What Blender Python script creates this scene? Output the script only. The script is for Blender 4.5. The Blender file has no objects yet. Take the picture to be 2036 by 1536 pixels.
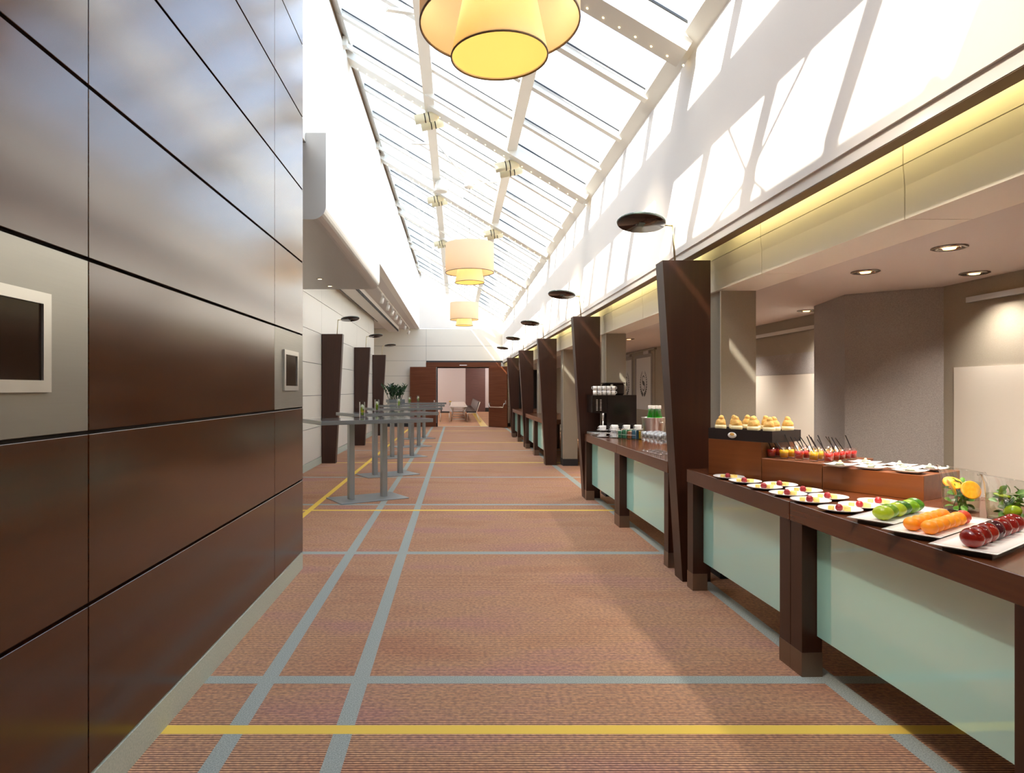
import bpy, bmesh, math, random
from mathutils import Vector, Matrix
random.seed(7)
PI = math.pi
sc = bpy.context.scene
COL = sc.collection

# ------------------------------------------------------------------ camera
cam = bpy.data.cameras.new('camera')
cam.sensor_width = 36.0
cam.lens = 36.0 * 1290 / 2036
cam.shift_x = (1018 - 908) / 2036
cam.shift_y = (774 - 768) / 2036
cam.clip_start = 0.05
cam.clip_end = 400
cam_o = bpy.data.objects.new('camera', cam)
COL.objects.link(cam_o)
cam_o.location = (0, 0, 1.54)
cam_o.rotation_euler = (PI / 2, 0, 0)
sc.camera = cam_o

# ------------------------------------------------------------------ world, sun, exposure
sc.view_settings.view_transform = 'Standard'
sc.view_settings.look = 'None'
sc.view_settings.gamma = 1.0
sc.view_settings.use_curve_mapping = False
sc.view_settings.exposure = 2.55
sc.cycles.transparent_max_bounces = 32
sc.cycles.diffuse_bounces = 6
sc.cycles.max_bounces = 14
SUN_DIR = Vector((1.0, 0.48, -1.30)).normalized()
world = bpy.data.worlds.new('world')
sc.world = world
world.use_nodes = True
wn = world.node_tree.nodes
wl = world.node_tree.links
wn.clear()
wo = wn.new('ShaderNodeOutputWorld')
wb = wn.new('ShaderNodeBackground')
sky = wn.new('ShaderNodeTexSky')
sky.sky_type = 'NISHITA'
sky.sun_disc = False
sky.sun_elevation = math.asin(-SUN_DIR.z)
sky.sun_rotation = math.atan2(-SUN_DIR.x, -SUN_DIR.y)
sky.air_density = 1.0
sky.dust_density = 2.0
wb.inputs['Strength'].default_value = 0.19
hs = wn.new('ShaderNodeHueSaturation')
hs.inputs['Saturation'].default_value = 0.7
wl.new(sky.outputs[0], hs.inputs['Color'])
wl.new(hs.outputs[0], wb.inputs[0])
wl.new(wb.outputs[0], wo.inputs[0])
sl = bpy.data.lights.new('sun', 'SUN')
sl.energy = 4.8
sl.angle = 0.009
sl.color = (1.0, 0.93, 0.82)
so = bpy.data.objects.new('sun', sl)
COL.objects.link(so)
so.rotation_euler = SUN_DIR.to_track_quat('-Z', 'Y').to_euler()
so.location = (-10, -6, 20)

# ------------------------------------------------------------------ materials
def mat(name, col, rough=0.5, metal=0.0, coat=0.0, coat_rough=0.1, var=None, vscale=(8, 8, 8), bump=0.0,
        bscale=None, emit=None, estr=0.0, spec=0.5, ior=None, aniso=0.0, detail=3.0, trans=0.0, sub=0.0, rvar=0.0):
    m = bpy.data.materials.new(name)
    m.use_nodes = True
    nt = m.node_tree
    b = nt.nodes['Principled BSDF']
    b.inputs['Base Color'].default_value = (*col, 1)
    b.inputs['Roughness'].default_value = rough
    b.inputs['Metallic'].default_value = metal
    b.inputs['Specular IOR Level'].default_value = spec
    b.inputs['Coat Weight'].default_value = coat
    b.inputs['Coat Roughness'].default_value = coat_rough
    b.inputs['Anisotropic'].default_value = aniso
    b.inputs['Transmission Weight'].default_value = trans
    if sub:
        b.inputs['Subsurface Weight'].default_value = sub
        b.inputs['Subsurface Radius'].default_value = (0.02, 0.01, 0.006)
    if ior: b.inputs['IOR'].default_value = ior
    if emit:
        b.inputs['Emission Color'].default_value = (*emit, 1)
        b.inputs['Emission Strength'].default_value = estr
    if var or bump or rvar:
        tc = nt.nodes.new('ShaderNodeTexCoord')
        mp = nt.nodes.new('ShaderNodeMapping')
        mp.inputs['Scale'].default_value = vscale
        nz = nt.nodes.new('ShaderNodeTexNoise')
        nz.inputs['Scale'].default_value = 1.0
        nz.inputs['Detail'].default_value = detail
        nt.links.new(tc.outputs['Object'], mp.inputs[0])
        nt.links.new(mp.outputs[0], nz.inputs[0])
        if var:
            rp = nt.nodes.new('ShaderNodeValToRGB')
            rp.color_ramp.elements[0].position = 0.3
            rp.color_ramp.elements[0].color = (*col, 1)
            rp.color_ramp.elements[1].position = 0.7
            rp.color_ramp.elements[1].color = (*var, 1)
            nt.links.new(nz.outputs[0], rp.inputs[0])
            nt.links.new(rp.outputs[0], b.inputs['Base Color'])
        if bump:
            src = nz
            if bscale:
                mp2 = nt.nodes.new('ShaderNodeMapping')
                mp2.inputs['Scale'].default_value = bscale
                src = nt.nodes.new('ShaderNodeTexNoise')
                src.inputs['Scale'].default_value = 1.0
                nt.links.new(tc.outputs['Object'], mp2.inputs[0])
                nt.links.new(mp2.outputs[0], src.inputs[0])
            bp = nt.nodes.new('ShaderNodeBump')
            bp.inputs['Strength'].default_value = bump
            bp.inputs['Distance'].default_value = 0.01
            nt.links.new(src.outputs[0], bp.inputs['Height'])
            nt.links.new(bp.outputs[0], b.inputs['Normal'])
        if rvar:
            mr = nt.nodes.new('ShaderNodeMapRange')
            mr.inputs['To Min'].default_value = rough - rvar
            mr.inputs['To Max'].default_value = rough + rvar
            nt.links.new(nz.outputs[0], mr.inputs[0])
            nt.links.new(mr.outputs[0], b.inputs['Roughness'])
    return m

def thin_glass(name, tint=(1, 1, 1), ior=1.45, rough=0.0, gain=1.0, base=0.0):
    """A thin clear pane: light goes through tinted, a Fresnel share is mirrored."""
    m = bpy.data.materials.new(name)
    m.use_nodes = True
    nt = m.node_tree
    nt.nodes.clear()
    out = nt.nodes.new('ShaderNodeOutputMaterial')
    mx = nt.nodes.new('ShaderNodeMixShader')
    tr = nt.nodes.new('ShaderNodeBsdfTransparent')
    tr.inputs[0].default_value = (*tint, 1)
    gl = nt.nodes.new('ShaderNodeBsdfGlossy')
    gl.inputs['Roughness'].default_value = rough
    lw = nt.nodes.new('ShaderNodeLayerWeight')
    lw.inputs[0].default_value = 0.5
    pw = nt.nodes.new('ShaderNodeMath'); pw.operation = 'POWER'; pw.inputs[1].default_value = 4.0
    f0 = ((ior - 1) / (ior + 1)) ** 2
    fr = nt.nodes.new('ShaderNodeMath'); fr.operation = 'MULTIPLY_ADD'
    fr.inputs[1].default_value = (1 - f0) * 0.8; fr.inputs[2].default_value = f0
    nt.links.new(lw.outputs['Facing'], pw.inputs[0])
    nt.links.new(pw.outputs[0], fr.inputs[0])
    ma = nt.nodes.new('ShaderNodeMath')
    ma.operation = 'MULTIPLY_ADD'
    ma.inputs[1].default_value = gain
    ma.inputs[2].default_value = base
    ma.use_clamp = True
    nt.links.new(fr.outputs[0], ma.inputs[0])
    nt.links.new(ma.outputs[0], mx.inputs[0])
    nt.links.new(tr.outputs[0], mx.inputs[1])
    nt.links.new(gl.outputs[0], mx.inputs[2])
    nt.links.new(mx.outputs[0], out.inputs[0])
    return m

def wood(name, axis, c1, c2, rough=0.3, coat=0.6, coat_rough=0.12):
    s = [26.0, 26.0, 26.0]
    s[axis] = 0.9
    return mat(name, c1, rough=rough, coat=coat, coat_rough=coat_rough, var=c2, vscale=s, detail=6.0)

def shade_fabric(name, col, trans):
    m = bpy.data.materials.new(name)
    m.use_nodes = True
    nt = m.node_tree
    nt.nodes.clear()
    out = nt.nodes.new('ShaderNodeOutputMaterial')
    mx = nt.nodes.new('ShaderNodeMixShader')
    mx.inputs[0].default_value = trans
    d = nt.nodes.new('ShaderNodeBsdfDiffuse')
    d.inputs[0].default_value = (*col, 1)
    t = nt.nodes.new('ShaderNodeBsdfTranslucent')
    t.inputs[0].default_value = (*col, 1)
    nt.links.new(d.outputs[0], mx.inputs[1])
    nt.links.new(t.outputs[0], mx.inputs[2])
    nt.links.new(mx.outputs[0], out.inputs[0])
    return m

def carpet(name):
    m = bpy.data.materials.new(name)
    m.use_nodes = True
    nt = m.node_tree
    N, L = nt.nodes.new, nt.links.new
    b = nt.nodes['Principled BSDF']
    b.inputs['Roughness'].default_value = 0.95
    b.inputs['Specular IOR Level'].default_value = 0.15
    tc = N('ShaderNodeTexCoord')
    sp = N('ShaderNodeSeparateXYZ')
    L(tc.outputs['Object'], sp.inputs[0])
    def math_(op, a, bv=None, c=None):
        n = N('ShaderNodeMath'); n.operation = op
        for i, v in enumerate((a, bv, c)):
            if v is None: continue
            if isinstance(v, (int, float)): n.inputs[i].default_value = v
            else: L(v, n.inputs[i])
        return n.outputs[0]
    def noise(scale, detail=3):
        mp = N('ShaderNodeMapping'); mp.inputs['Scale'].default_value = scale
        nz = N('ShaderNodeTexNoise'); nz.inputs['Scale'].default_value = 1; nz.inputs['Detail'].default_value = detail
        L(tc.outputs['Object'], mp.inputs[0]); L(mp.outputs[0], nz.inputs[0])
        return nz.outputs[0]
    def ramp(f, stops):
        r = N('ShaderNodeValToRGB'); e = r.color_ramp.elements
        while len(e) < len(stops): e.new(0.5)
        for i, (p, c) in enumerate(stops):
            e[i].position = p; e[i].color = (*c, 1)
        L(f, r.inputs[0]); return r.outputs[0]
    def mix(f, a, bc):
        n = N('ShaderNodeMix'); n.data_type = 'RGBA'
        L(f, n.inputs[0])
        for k, v in ((6, a), (7, bc)):
            if isinstance(v, tuple): n.inputs[k].default_value = (*v, 1)
            else: L(v, n.inputs[k])
        return n.outputs[2]
    mott = ramp(noise((0.9, 2.2, 1), 4), [(0.3, (0.52, 0.270, 0.165)), (0.5, (0.58, 0.340, 0.205)), (0.7, (0.54, 0.29, 0.23))])
    fleck = noise((45, 60, 1), 2)
    tone = ramp(fleck, [(0.35, (0.72, 0.72, 0.78)), (0.65, (1.2, 1.15, 1.05))])
    mul = N('ShaderNodeMix'); mul.data_type = 'RGBA'; mul.blend_type = 'MULTIPLY'; mul.inputs[0].default_value = 1
    L(mott, mul.inputs[6]); L(tone, mul.inputs[7])
    fr = math_('FRACT', math_('DIVIDE', sp.outputs[1], 0.0165))
    tri = math_('ABSOLUTE', math_('SUBTRACT', fr, 0.5))          # 0 ridge .. 0.5 groove
    groove = N('ShaderNodeMapRange'); groove.interpolation_type = 'SMOOTHSTEP'
    groove.inputs[1].default_value = 0.26; groove.inputs[2].default_value = 0.44
    L(tri, groove.inputs[0])
    ribbed = mix(groove.outputs[0], mul.outputs[2], (0.11, 0.042, 0.024))
    def band(co, centres):
        tot = None
        for c, w in centres:
            k = math_('COMPARE', co, c, w / 2)
            tot = k if tot is None else math_('MAXIMUM', tot, k)
        return tot
    X, Y = sp.outputs[0], sp.outputs[1]
    bl = math_('MAXIMUM', band(X, [(-0.51, 0.085), (-1.0, 0.085), (1.98, 0.1)]),
               band(Y, [(0.4, 0.09), (3.445, 0.09), (6.12, 0.1), (8.69, 0.1), (11.4, 0.1), (16.4, .1)]))
    ye = math_('MAXIMUM', band(X, [(-1.88, 0.075)]), band(Y, [(-2.4, 0.075), (2.94, 0.075), (8.28, 0.075), (13.7, 0.08), (18.9, 0.09), (24.2, .09)]))
    blue = ramp(noise((160, 160, 1), 2), [(0.35, (0.25, 0.28, 0.25)), (0.65, (0.40, 0.42, 0.375))])
    c1 = mix(bl, ribbed, blue)
    c2 = mix(ye, c1, (0.80, 0.55, 0.10))
    L(c2, b.inputs['Base Color'])
    hgt = math_('MULTIPLY', math_('SUBTRACT', 1.0, groove.outputs[0]), math_('SUBTRACT', 1.0, math_('MAXIMUM', bl, ye)))
    hg2 = math_('MAXIMUM', hgt, math_('MAXIMUM', bl, ye))
    bp = N('ShaderNodeBump'); bp.inputs['Strength'].default_value = 0.5; bp.inputs['Distance'].default_value = 0.004
    L(hg2, bp.inputs['Height']); L(bp.outputs[0], b.inputs['Normal'])
    return m

MT = {}
MT['carpet'] = carpet('ribbed_carpet')
MT['room_carpet'] = mat('room_carpet', (0.42, 0.22, 0.15), 0.95, var=(0.5, 0.3, 0.16), vscale=(1.2, 0.8, 1))
MT['wood_y'] = wood('panel_wood', 1, (0.036, 0.0085, 0.0012), (0.070, 0.019, 0.0032), 0.35, 1.0, 0.19)
MT['wood_y'].node_tree.nodes['Principled BSDF'].inputs['Coat IOR'].default_value = 1.64
MT['wood_y'].node_tree.nodes['Principled BSDF'].inputs['Specular IOR Level'].default_value = 0.0
MT['wood_z'] = wood('column_wood', 2, (0.028, 0.0062, 0.0014), (0.044, 0.011, 0.003), 0.4, 0.1)
MT['wood_x'] = wood('counter_wood', 1, (0.075, 0.019, 0.0055), (0.11, 0.031, 0.009), 0.25, 0.25)
MT['door_wood'] = wood('door_wood', 0, (0.105, 0.029, 0.0105), (0.15, 0.047, 0.019), 0.5, 0.0)
MT['door_wood'].node_tree.nodes['Principled BSDF'].inputs['Specular IOR Level'].default_value = 0.2
MT['riser_wood'] = wood('riser_wood', 0, (0.15, 0.040, 0.009), (0.20, 0.060, 0.015), 0.35, 0.3)
MT['black'] = mat('black_gap', (0.012, 0.008, 0.006), 0.6)
MT['gasket'] = mat('black_gasket', (0.02, 0.022, 0.025), 0.5)
MT['skirt'] = mat('grey_carpet_skirting', (0.40, 0.44, 0.36), 0.95, var=(0.54, 0.56, 0.46), vscale=(120, 120, 120))
MT['white'] = mat('white_plaster', (0.78, 0.745, 0.70), 0.7, var=(0.80, 0.765, 0.72), vscale=(1, 1, 1))
MT['cream'] = mat('cream_panel', (0.70, 0.66, 0.575), 0.35, var=(0.72, 0.68, 0.595), vscale=(.6, .6, .6))
MT['fascia'] = mat('pale_fascia', (0.84, 0.80, 0.72), 0.5)
MT['ceil'] = mat('grey_ceiling', (0.62, 0.58, 0.56), 0.8)
MT['ceil_left'] = mat('pale_ceiling', (0.66, 0.62, 0.60), 0.8)
MT['taupe'] = mat('taupe_wall', (0.33, 0.29, 0.22), 0.75, var=(0.36, 0.315, 0.245), vscale=(120, 120, 120))
MT['fabric_grey'] = mat('grey_fabric_panel', (0.30, 0.275, 0.255), 0.9, var=(0.40, 0.37, 0.34), vscale=(130, 130, 130), bump=0.3)
MT['lower_cream'] = mat('cream_lower_slab', (0.72, 0.66, 0.56), 0.5)
MT['steel'] = mat('brushed_steel', (0.62, 0.60, 0.57), 0.33, 1.0, vscale=(2, 160, 160), rvar=0.08)
MT['hood'] = mat('satin_steel', (0.58, 0.565, 0.54), 0.45, 1.0, vscale=(160, 2, 160), rvar=0.08)
MT['panel_metal'] = mat('brushed_panel_metal', (0.36, 0.345, 0.30), 0.38, 0.85, vscale=(160, 3, 160), rvar=0.08)
MT['frame_metal'] = mat('pale_metal', (0.74, 0.72, 0.66), 0.35, 0.9)
MT['foot_metal'] = mat('brown_steel', (0.26, 0.19, 0.14), 0.4, 0.9)
MT['screen'] = mat('dark_screen', (0.018, 0.008, 0.004), 0.12)
MT['alu_white'] = mat('white_frame_paint', (0.82, 0.80, 0.74), 0.4)
MT['spot_cream'] = mat('cream_lamp_metal', (0.80, 0.74, 0.52), 0.4)
MT['spot_white'] = mat('white_lamp_metal', (0.8, 0.78, 0.74), 0.4)
MT['pane'] = thin_glass('skylight_glass', (0.95, 0.985, 0.98), 1.45)
MT['clear'] = thin_glass('clear_glass', (0.975, 0.985, 0.98), 1.5, gain=1.2, base=0.045)
MT['crystal'] = thin_glass('wine_glass_crystal', (0.95, 0.96, 0.96), 1.6, gain=1.6, base=0.10)
MT['water'] = thin_glass('minted_water', (0.90, 0.95, 0.86), 1.33, gain=0.5)
MT['green_glass'] = thin_glass('green_bottle_glass', (0.32, 0.92, 0.24), 1.5, gain=1.3, base=0.03)
MT['panel_glass'] = mat('mint_back_painted_glass', (0.50, 0.93, 0.84), 0.03, ior=3.0, spec=0.5)
MT['grey_top'] = mat('grey_table_top', (0.155, 0.16, 0.15), 0.13, coat=0.5, coat_rough=0.05)
MT['table_steel'] = mat('table_steel', (0.34, 0.36, 0.36), 0.35, 0.6, vscale=(160, 160, 2), rvar=0.06)
MT['shade'] = shade_fabric('drum_shade_fabric', (0.90, 0.75, 0.53), 0.4)
MT['shade_in'] = shade_fabric('cone_shade_fabric', (0.92, 0.85, 0.68), 0.5)
MT['diffuser'] = mat('amber_diffuser', (0.9, 0.62, 0.16), 0.6, emit=(1.0, 0.60, 0.13), estr=0.2)
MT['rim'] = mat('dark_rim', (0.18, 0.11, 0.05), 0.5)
MT['wire'] = mat('steel_wire', (0.3, 0.28, 0.25), 0.4, 0.8)
MT['brass'] = mat('pale_brass', (0.72, 0.62, 0.36), 0.3, 0.9)
MT['disc_dark'] = mat('dark_lamp_glass', (0.030, 0.014, 0.010), 0.08)
MT['disc_edge'] = mat('green_glass_edge', (0.10, 0.13, 0.11), 0.15)
MT['bulb'] = mat('warm_bulb', (1, 0.8, 0.4), 0.5, emit=(1.0, 0.70, 0.35), estr=2.0)
MT['led'] = mat('warm_led', (1, 0.85, 0.5), 0.5, emit=(1.0, 0.72, 0.30), estr=2.0)
MT['cove'] = mat('cove_tube', (1, 0.9, 0.6), 0.5, emit=(1.0, 0.88, 0.42), estr=2.2)
MT['porcelain'] = mat('white_porcelain', (0.84, 0.83, 0.81), 0.12)
MT['black_plastic'] = mat('black_plastic', (0.010, 0.006, 0.005), 0.2)
MT['black_card'] = mat('black_tray', (0.016, 0.010, 0.009), 0.45)
MT['straw'] = mat('black_straw', (0.03, 0.028, 0.03), 0.25)
MT['red_juice'] = mat('red_juice', (0.50, 0.012, 0.004), 0.2)
MT['yellow_juice'] = mat('yellow_juice', (0.80, 0.42, 0.006), 0.2)
MT['orange_juice'] = mat('orange_juice', (0.80, 0.17, 0.006), 0.2)
MT['raspberry'] = mat('raspberry', (0.30, 0.010, 0.016), 0.35)
MT['pineapple'] = mat('pineapple_flesh', (0.85, 0.60, 0.10), 0.4, var=(0.9, 0.72, 0.25), vscale=(60, 60, 200))
MT['lime'] = mat('lime_skin', (0.07, 0.20, 0.006), 0.25, var=(0.20, 0.34, 0.01), vscale=(14, 14, 14), bump=0.15, bscale=(150, 150, 150))
MT['lime_dark'] = mat('dark_lime_skin', (0.018, 0.085, 0.005), 0.25, var=(0.06, 0.18, 0.008), vscale=(14, 14, 14), bump=0.15, bscale=(150, 150, 150))
MT['lime_pale'] = mat('pale_lime_skin', (0.24, 0.38, 0.012), 0.25, var=(0.38, 0.46, 0.018), vscale=(14, 14, 14), bump=0.15, bscale=(150, 150, 150))
MT['apricot'] = mat('apricot_skin', (0.82, 0.33, 0.006), 0.45, var=(0.80, 0.20, 0.005), vscale=(14, 14, 14))
MT['apricot_red'] = mat('red_apricot_skin', (0.62, 0.06, 0.006), 0.45, var=(0.36, 0.012, 0.006), vscale=(14, 14, 14))
MT['nectarine'] = mat('nectarine_skin', (0.09, 0.004, 0.005), 0.18, var=(0.26, 0.014, 0.006), vscale=(12, 12, 12))
MT['nectarine_dark'] = mat('dark_plum_skin', (0.022, 0.004, 0.008), 0.18, var=(0.06, 0.005, 0.010), vscale=(12, 12, 12))
MT['bun'] = mat('baked_bun', (0.66, 0.30, 0.045), 0.5, var=(0.84, 0.56, 0.17), vscale=(30, 30, 30), bump=0.4)
MT['bun_cream'] = mat('piped_cream', (0.84, 0.68, 0.36), 0.5, var=(0.88, 0.77, 0.50), vscale=(30, 30, 30))
MT['rye'] = mat('dark_rye_bread', (0.05, 0.045, 0.02), 0.7)
MT['cheese'] = mat('pale_cheese', (0.80, 0.78, 0.52), 0.5)
MT['leaf'] = mat('mint_leaf', (0.045, 0.17, 0.015), 0.4, var=(0.14, 0.34, 0.03), vscale=(25, 25, 25))
MT['plant_leaf'] = mat('dark_plant_leaf', (0.012, 0.040, 0.012), 0.3, var=(0.04, 0.10, 0.03), vscale=(8, 8, 8))
MT['tulip'] = mat('pale_flower', (0.72, 0.74, 0.50), 0.5)
MT['orange_flesh'] = mat('orange_flesh', (0.88, 0.36, 0.012), 0.35, var=(0.9, 0.48, 0.05), vscale=(60, 60, 60))
MT['orange_peel'] = mat('orange_peel', (0.88, 0.32, 0.008), 0.4)
MT['tea_green'] = mat('green_tea_sachet', (0.02, 0.13, 0.06), 0.4)
MT['tea_brown'] = mat('brown_tea_sachet', (0.22, 0.07, 0.02), 0.4)
MT['tea_blue'] = mat('blue_tea_sachet', (0.02, 0.08, 0.13), 0.4)
MT['tea_yellow'] = mat('yellow_tea_sachet', (0.62, 0.42, 0.03), 0.4)
MT['tea_lime'] = mat('lime_tea_sachet', (0.28, 0.42, 0.03), 0.4)
MT['frost'] = mat('frosted_glass', (0.66, 0.64, 0.60), 0.35)
MT['print'] = mat('dark_emblem_print', (0.035, 0.034, 0.028), 0.5)
MT['dark_leather'] = mat('dark_leather', (0.035, 0.028, 0.028), 0.35)
MT['white_top'] = mat('white_laminate', (0.85, 0.83, 0.80), 0.25)
MT['room_wall'] = mat('pale_room_wall', (0.60, 0.56, 0.56), 0.7)
MT['room_wood'] = mat('room_wood', (0.10, 0.042, 0.035), 0.5, var=(0.13, 0.055, 0.045), vscale=(2, 2, 20))
MT['facade'] = mat('white_facade', (0.86, 0.85, 0.83), 0.7)
MT['facade_glass'] = mat('facade_window', (0.40, 0.50, 0.54), 0.1)
MT['downlight_glow'] = mat('downlight_glow', (1, 0.7, 0.3), 0.4, emit=(1.0, 0.52, 0.16), estr=1.2)
MT['chrome'] = mat('chrome', (0.35, 0.31, 0.27), 0.18, 1.0)
MT['mesh_gold'] = mat('bottle_cap', (0.82, 0.80, 0.74), 0.4)

# ------------------------------------------------------------------ mesh building
class MB:
    def __init__(self):
        self.v = []; self.f = []; self.sm = []
    def add(self, vs, fs, smooth=False):
        o = len(self.v)
        self.v += [tuple(p) for p in vs]
        self.f += [tuple(i + o for i in q) for q in fs]
        self.sm += [smooth] * len(fs)
        return self
    def box(self, a, b):
        (x0, y0, z0), (x1, y1, z1) = a, b
        if x0 > x1: x0, x1 = x1, x0
        if y0 > y1: y0, y1 = y1, y0
        if z0 > z1: z0, z1 = z1, z0
        return self.add([(x0, y0, z0), (x1, y0, z0), (x1, y1, z0), (x0, y1, z0), (x0, y0, z1), (x1, y0, z1), (x1, y1, z1), (x0, y1, z1)],
                        [(0, 3, 2, 1), (4, 5, 6, 7), (0, 1, 5, 4), (1, 2, 6, 5), (2, 3, 7, 6), (3, 0, 4, 7)])
    def bevbox(self, a, b, r=0.006, seg=2):
        bm = bmesh.new()
        bmesh.ops.create_cube(bm, size=1)
        for v in bm.verts:
            v.co = Vector([a[i] + (v.co[i] + .5) * (b[i] - a[i]) for i in range(3)])
        bmesh.ops.bevel(bm, geom=bm.edges[:], offset=r, segments=seg, affect='EDGES', profile=.5)
        return self.frombm(bm, False)
    def frombm(self, bm, smooth=False):
        bm.verts.index_update()
        self.add([v.co[:] for v in bm.verts], [[v.index for v in f.verts] for f in bm.faces], smooth)
        bm.free()
        return self
    def hexa(self, lo, hi):
        """lo, hi: four corners each, both counter-clockwise seen from above."""
        return self.add(list(lo) + list(hi), [(3, 2, 1, 0), (4, 5, 6, 7), (0, 1, 5, 4), (1, 2, 6, 5), (2, 3, 7, 6), (3, 0, 4, 7)])
    def prism_y(self, prof, y0, y1):
        """profile in (x, z), extruded along y."""
        n = len(prof)
        vs = [(x, y0, z) for x, z in prof] + [(x, y1, z) for x, z in prof]
        fs = [tuple(range(n)), tuple(range(2 * n - 1, n - 1, -1))]
        fs += [(i, i + n, (i + 1) % n + n, (i + 1) % n) for i in range(n)]
        return self.add(vs, fs)
    def prism_z(self, poly, z0, z1):
        n = len(poly)
        vs = [(x, y, z0) for x, y in poly] + [(x, y, z1) for x, y in poly]
        fs = [tuple(range(n - 1, -1, -1)), tuple(range(n, 2 * n))]
        fs += [(i, (i + 1) % n, (i + 1) % n + n, i + n) for i in range(n)]
        return self.add(vs, fs)
    def lathe(self, prof, seg=24, c=(0, 0, 0), smooth=True):
        vs, fs = [], []
        n = len(prof)
        for i in range(seg):
            a = 2 * PI * i / seg
            for r, z in prof:
                vs.append((c[0] + r * math.cos(a), c[1] + r * math.sin(a), c[2] + z))
        for i in range(seg):
            j = (i + 1) % seg
            for k in range(n - 1):
                if prof[k][0] < 1e-6 and prof[k + 1][0] < 1e-6: continue
                fs.append((i * n + k, j * n + k, j * n + k + 1, i * n + k + 1))
        return self.add(vs, fs, smooth)
    def tube(self, pts, r, seg=8, closed=False, caps=True, smooth=True):
        pts = [Vector(p) for p in pts]
        rs = r if isinstance(r, (list, tuple)) else [r] * len(pts)
        vs, fs = [], []
        n = len(pts)
        up = None
        for i, p in enumerate(pts):
            if closed: t = pts[(i + 1) % n] - pts[i - 1]
            else: t = pts[min(i + 1, n - 1)] - pts[max(i - 1, 0)]
            t.normalize()
            if up is None:
                up = Vector((0, 0, 1)) if abs(t.z) < .9 else Vector((1, 0, 0))
            s = t.cross(up)
            if s.length < 1e-5: s = t.cross(Vector((0, 1, 0)))
            s.normalize()
            u = s.cross(t); u.normalize(); up = u
            for k in range(seg):
                a = 2 * PI * k / seg
                vs.append(p + (s * math.cos(a) + u * math.sin(a)) * rs[i])
        m = n if closed else n - 1
        for i in range(m):
            j = (i + 1) % n
            for k in range(seg):
                l = (k + 1) % seg
                fs.append((i * seg + k, i * seg + l, j * seg + l, j * seg + k))
        if not closed and caps:
            fs.append(tuple(range(seg - 1, -1, -1)))
            fs.append(tuple((n - 1) * seg + k for k in range(seg)))
        return self.add(vs, fs, smooth)
    def beam(self, a, b, w, d, up=0.0):
        """bar from a to b; w across (horizontal), from 'up' above the axis line to d below it (perpendicular)."""
        a, b = Vector(a), Vector(b)
        t = (b - a).normalized()
        s = t.cross(Vector((0, 0, 1))); s.normalize()
        n = s.cross(t); n.normalize()
        vs = []
        for p in (a, b):
            for ss, dd in ((-1, -d), (1, -d), (1, up), (-1, up)):
                vs.append(p + s * (w / 2 * ss) + n * dd)
        return self.add(vs, [(0, 1, 2, 3), (7, 6, 5, 4), (0, 4, 5, 1), (1, 5, 6, 2), (2, 6, 7, 3), (3, 7, 4, 0)])
    def ball(self, c, r, seg=16, rings=10, fn=None, scale=(1, 1, 1)):
        vs, fs = [], []
        for i in range(rings + 1):
            th = PI * i / rings
            for k in range(seg):
                a = 2 * PI * k / seg
                d = Vector((math.sin(th) * math.cos(a), math.sin(th) * math.sin(a), math.cos(th)))
                q = r * (fn(d) if fn else 1)
                vs.append((c[0] + d.x * q * scale[0], c[1] + d.y * q * scale[1], c[2] + d.z * q * scale[2]))
        for i in range(rings):
            for k in range(seg):
                l = (k + 1) % seg
                fs.append((i * seg + k, (i + 1) * seg + k, (i + 1) * seg + l, i * seg + l))
        return self.add(vs, fs, True)
    def mesh(self, name, m):
        me = bpy.data.meshes.new(name)
        me.from_pydata(self.v, [], self.f)
        me.polygons.foreach_set('use_smooth', self.sm)
        me.materials.append(m)
        bm = bmesh.new(); bm.from_mesh(me)
        bmesh.ops.remove_doubles(bm, verts=bm.verts, dist=1e-5)
        bmesh.ops.recalc_face_normals(bm, faces=bm.faces)
        bm.to_mesh(me); bm.free()
        me.update()
        return me
    def build(self, name, m, parent=None, loc=None, rot=None):
        return obj(name, self.mesh(name, MT[m] if isinstance(m, str) else m), parent, loc, rot)

def obj(name, me, parent=None, loc=None, rot=None):
    o = bpy.data.objects.new(name, me)
    COL.objects.link(o)
    if parent: o.parent = parent
    if loc: o.location = loc
    if rot: o.rotation_euler = rot
    return o

def tag(o, label, cat, group=None, kind=None):
    o['label'] = label; o['category'] = cat
    if group: o['group'] = group
    if kind: o['kind'] = kind
    return o

def thing(name, label, cat, loc=(0, 0, 0), rz=0.0, group=None):
    o = bpy.data.objects.new(name, None)
    COL.objects.link(o)
    o.empty_display_size = 0.1
    o.location = loc; o.rotation_euler = (0, 0, rz)
    return tag(o, label, cat, group)

def struct(o, label):
    o['kind'] = 'structure'; o['label'] = label
    return o

def dup(root, loc, rz=None, label=None):
    r = root.copy(); COL.objects.link(r)
    r.location = loc
    if rz is not None: r.rotation_euler = (0, 0, rz)
    if label: r['label'] = label
    for ch in list(root.children):
        c = ch.copy(); COL.objects.link(c); c.parent = r
        for g in list(ch.children):
            d = g.copy(); COL.objects.link(d); d.parent = c
    return r

ORD = ['first', 'second', 'third', 'fourth', 'fifth', 'sixth', 'seventh', 'eighth', 'ninth', 'tenth', 'eleventh', 'twelfth',
       'thirteenth', 'fourteenth', 'fifteenth', 'sixteenth', 'seventeenth', 'eighteenth', 'nineteenth', 'twentieth', 'twenty-first']

# ------------------------------------------------------------------ main dimensions
YE = 26.9            # end wall
YN = -4.0            # wall behind the camera
XW, XR = -1.33, 1.90  # wood wall, upper right wall
XL = -1.54           # upper left wall
XLW = -2.83          # cream wall behind the tables
ZL, ZR = 6.40, 4.35  # skylight edges
SL = (ZR - ZL) / (XR - XL)
def roof(x): return ZR + SL * (x - XR)
YC = [5.25 + 4 * k for k in range(-2, 6)]   # main roof beams
YSK = -0.75          # the skylight starts here

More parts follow.
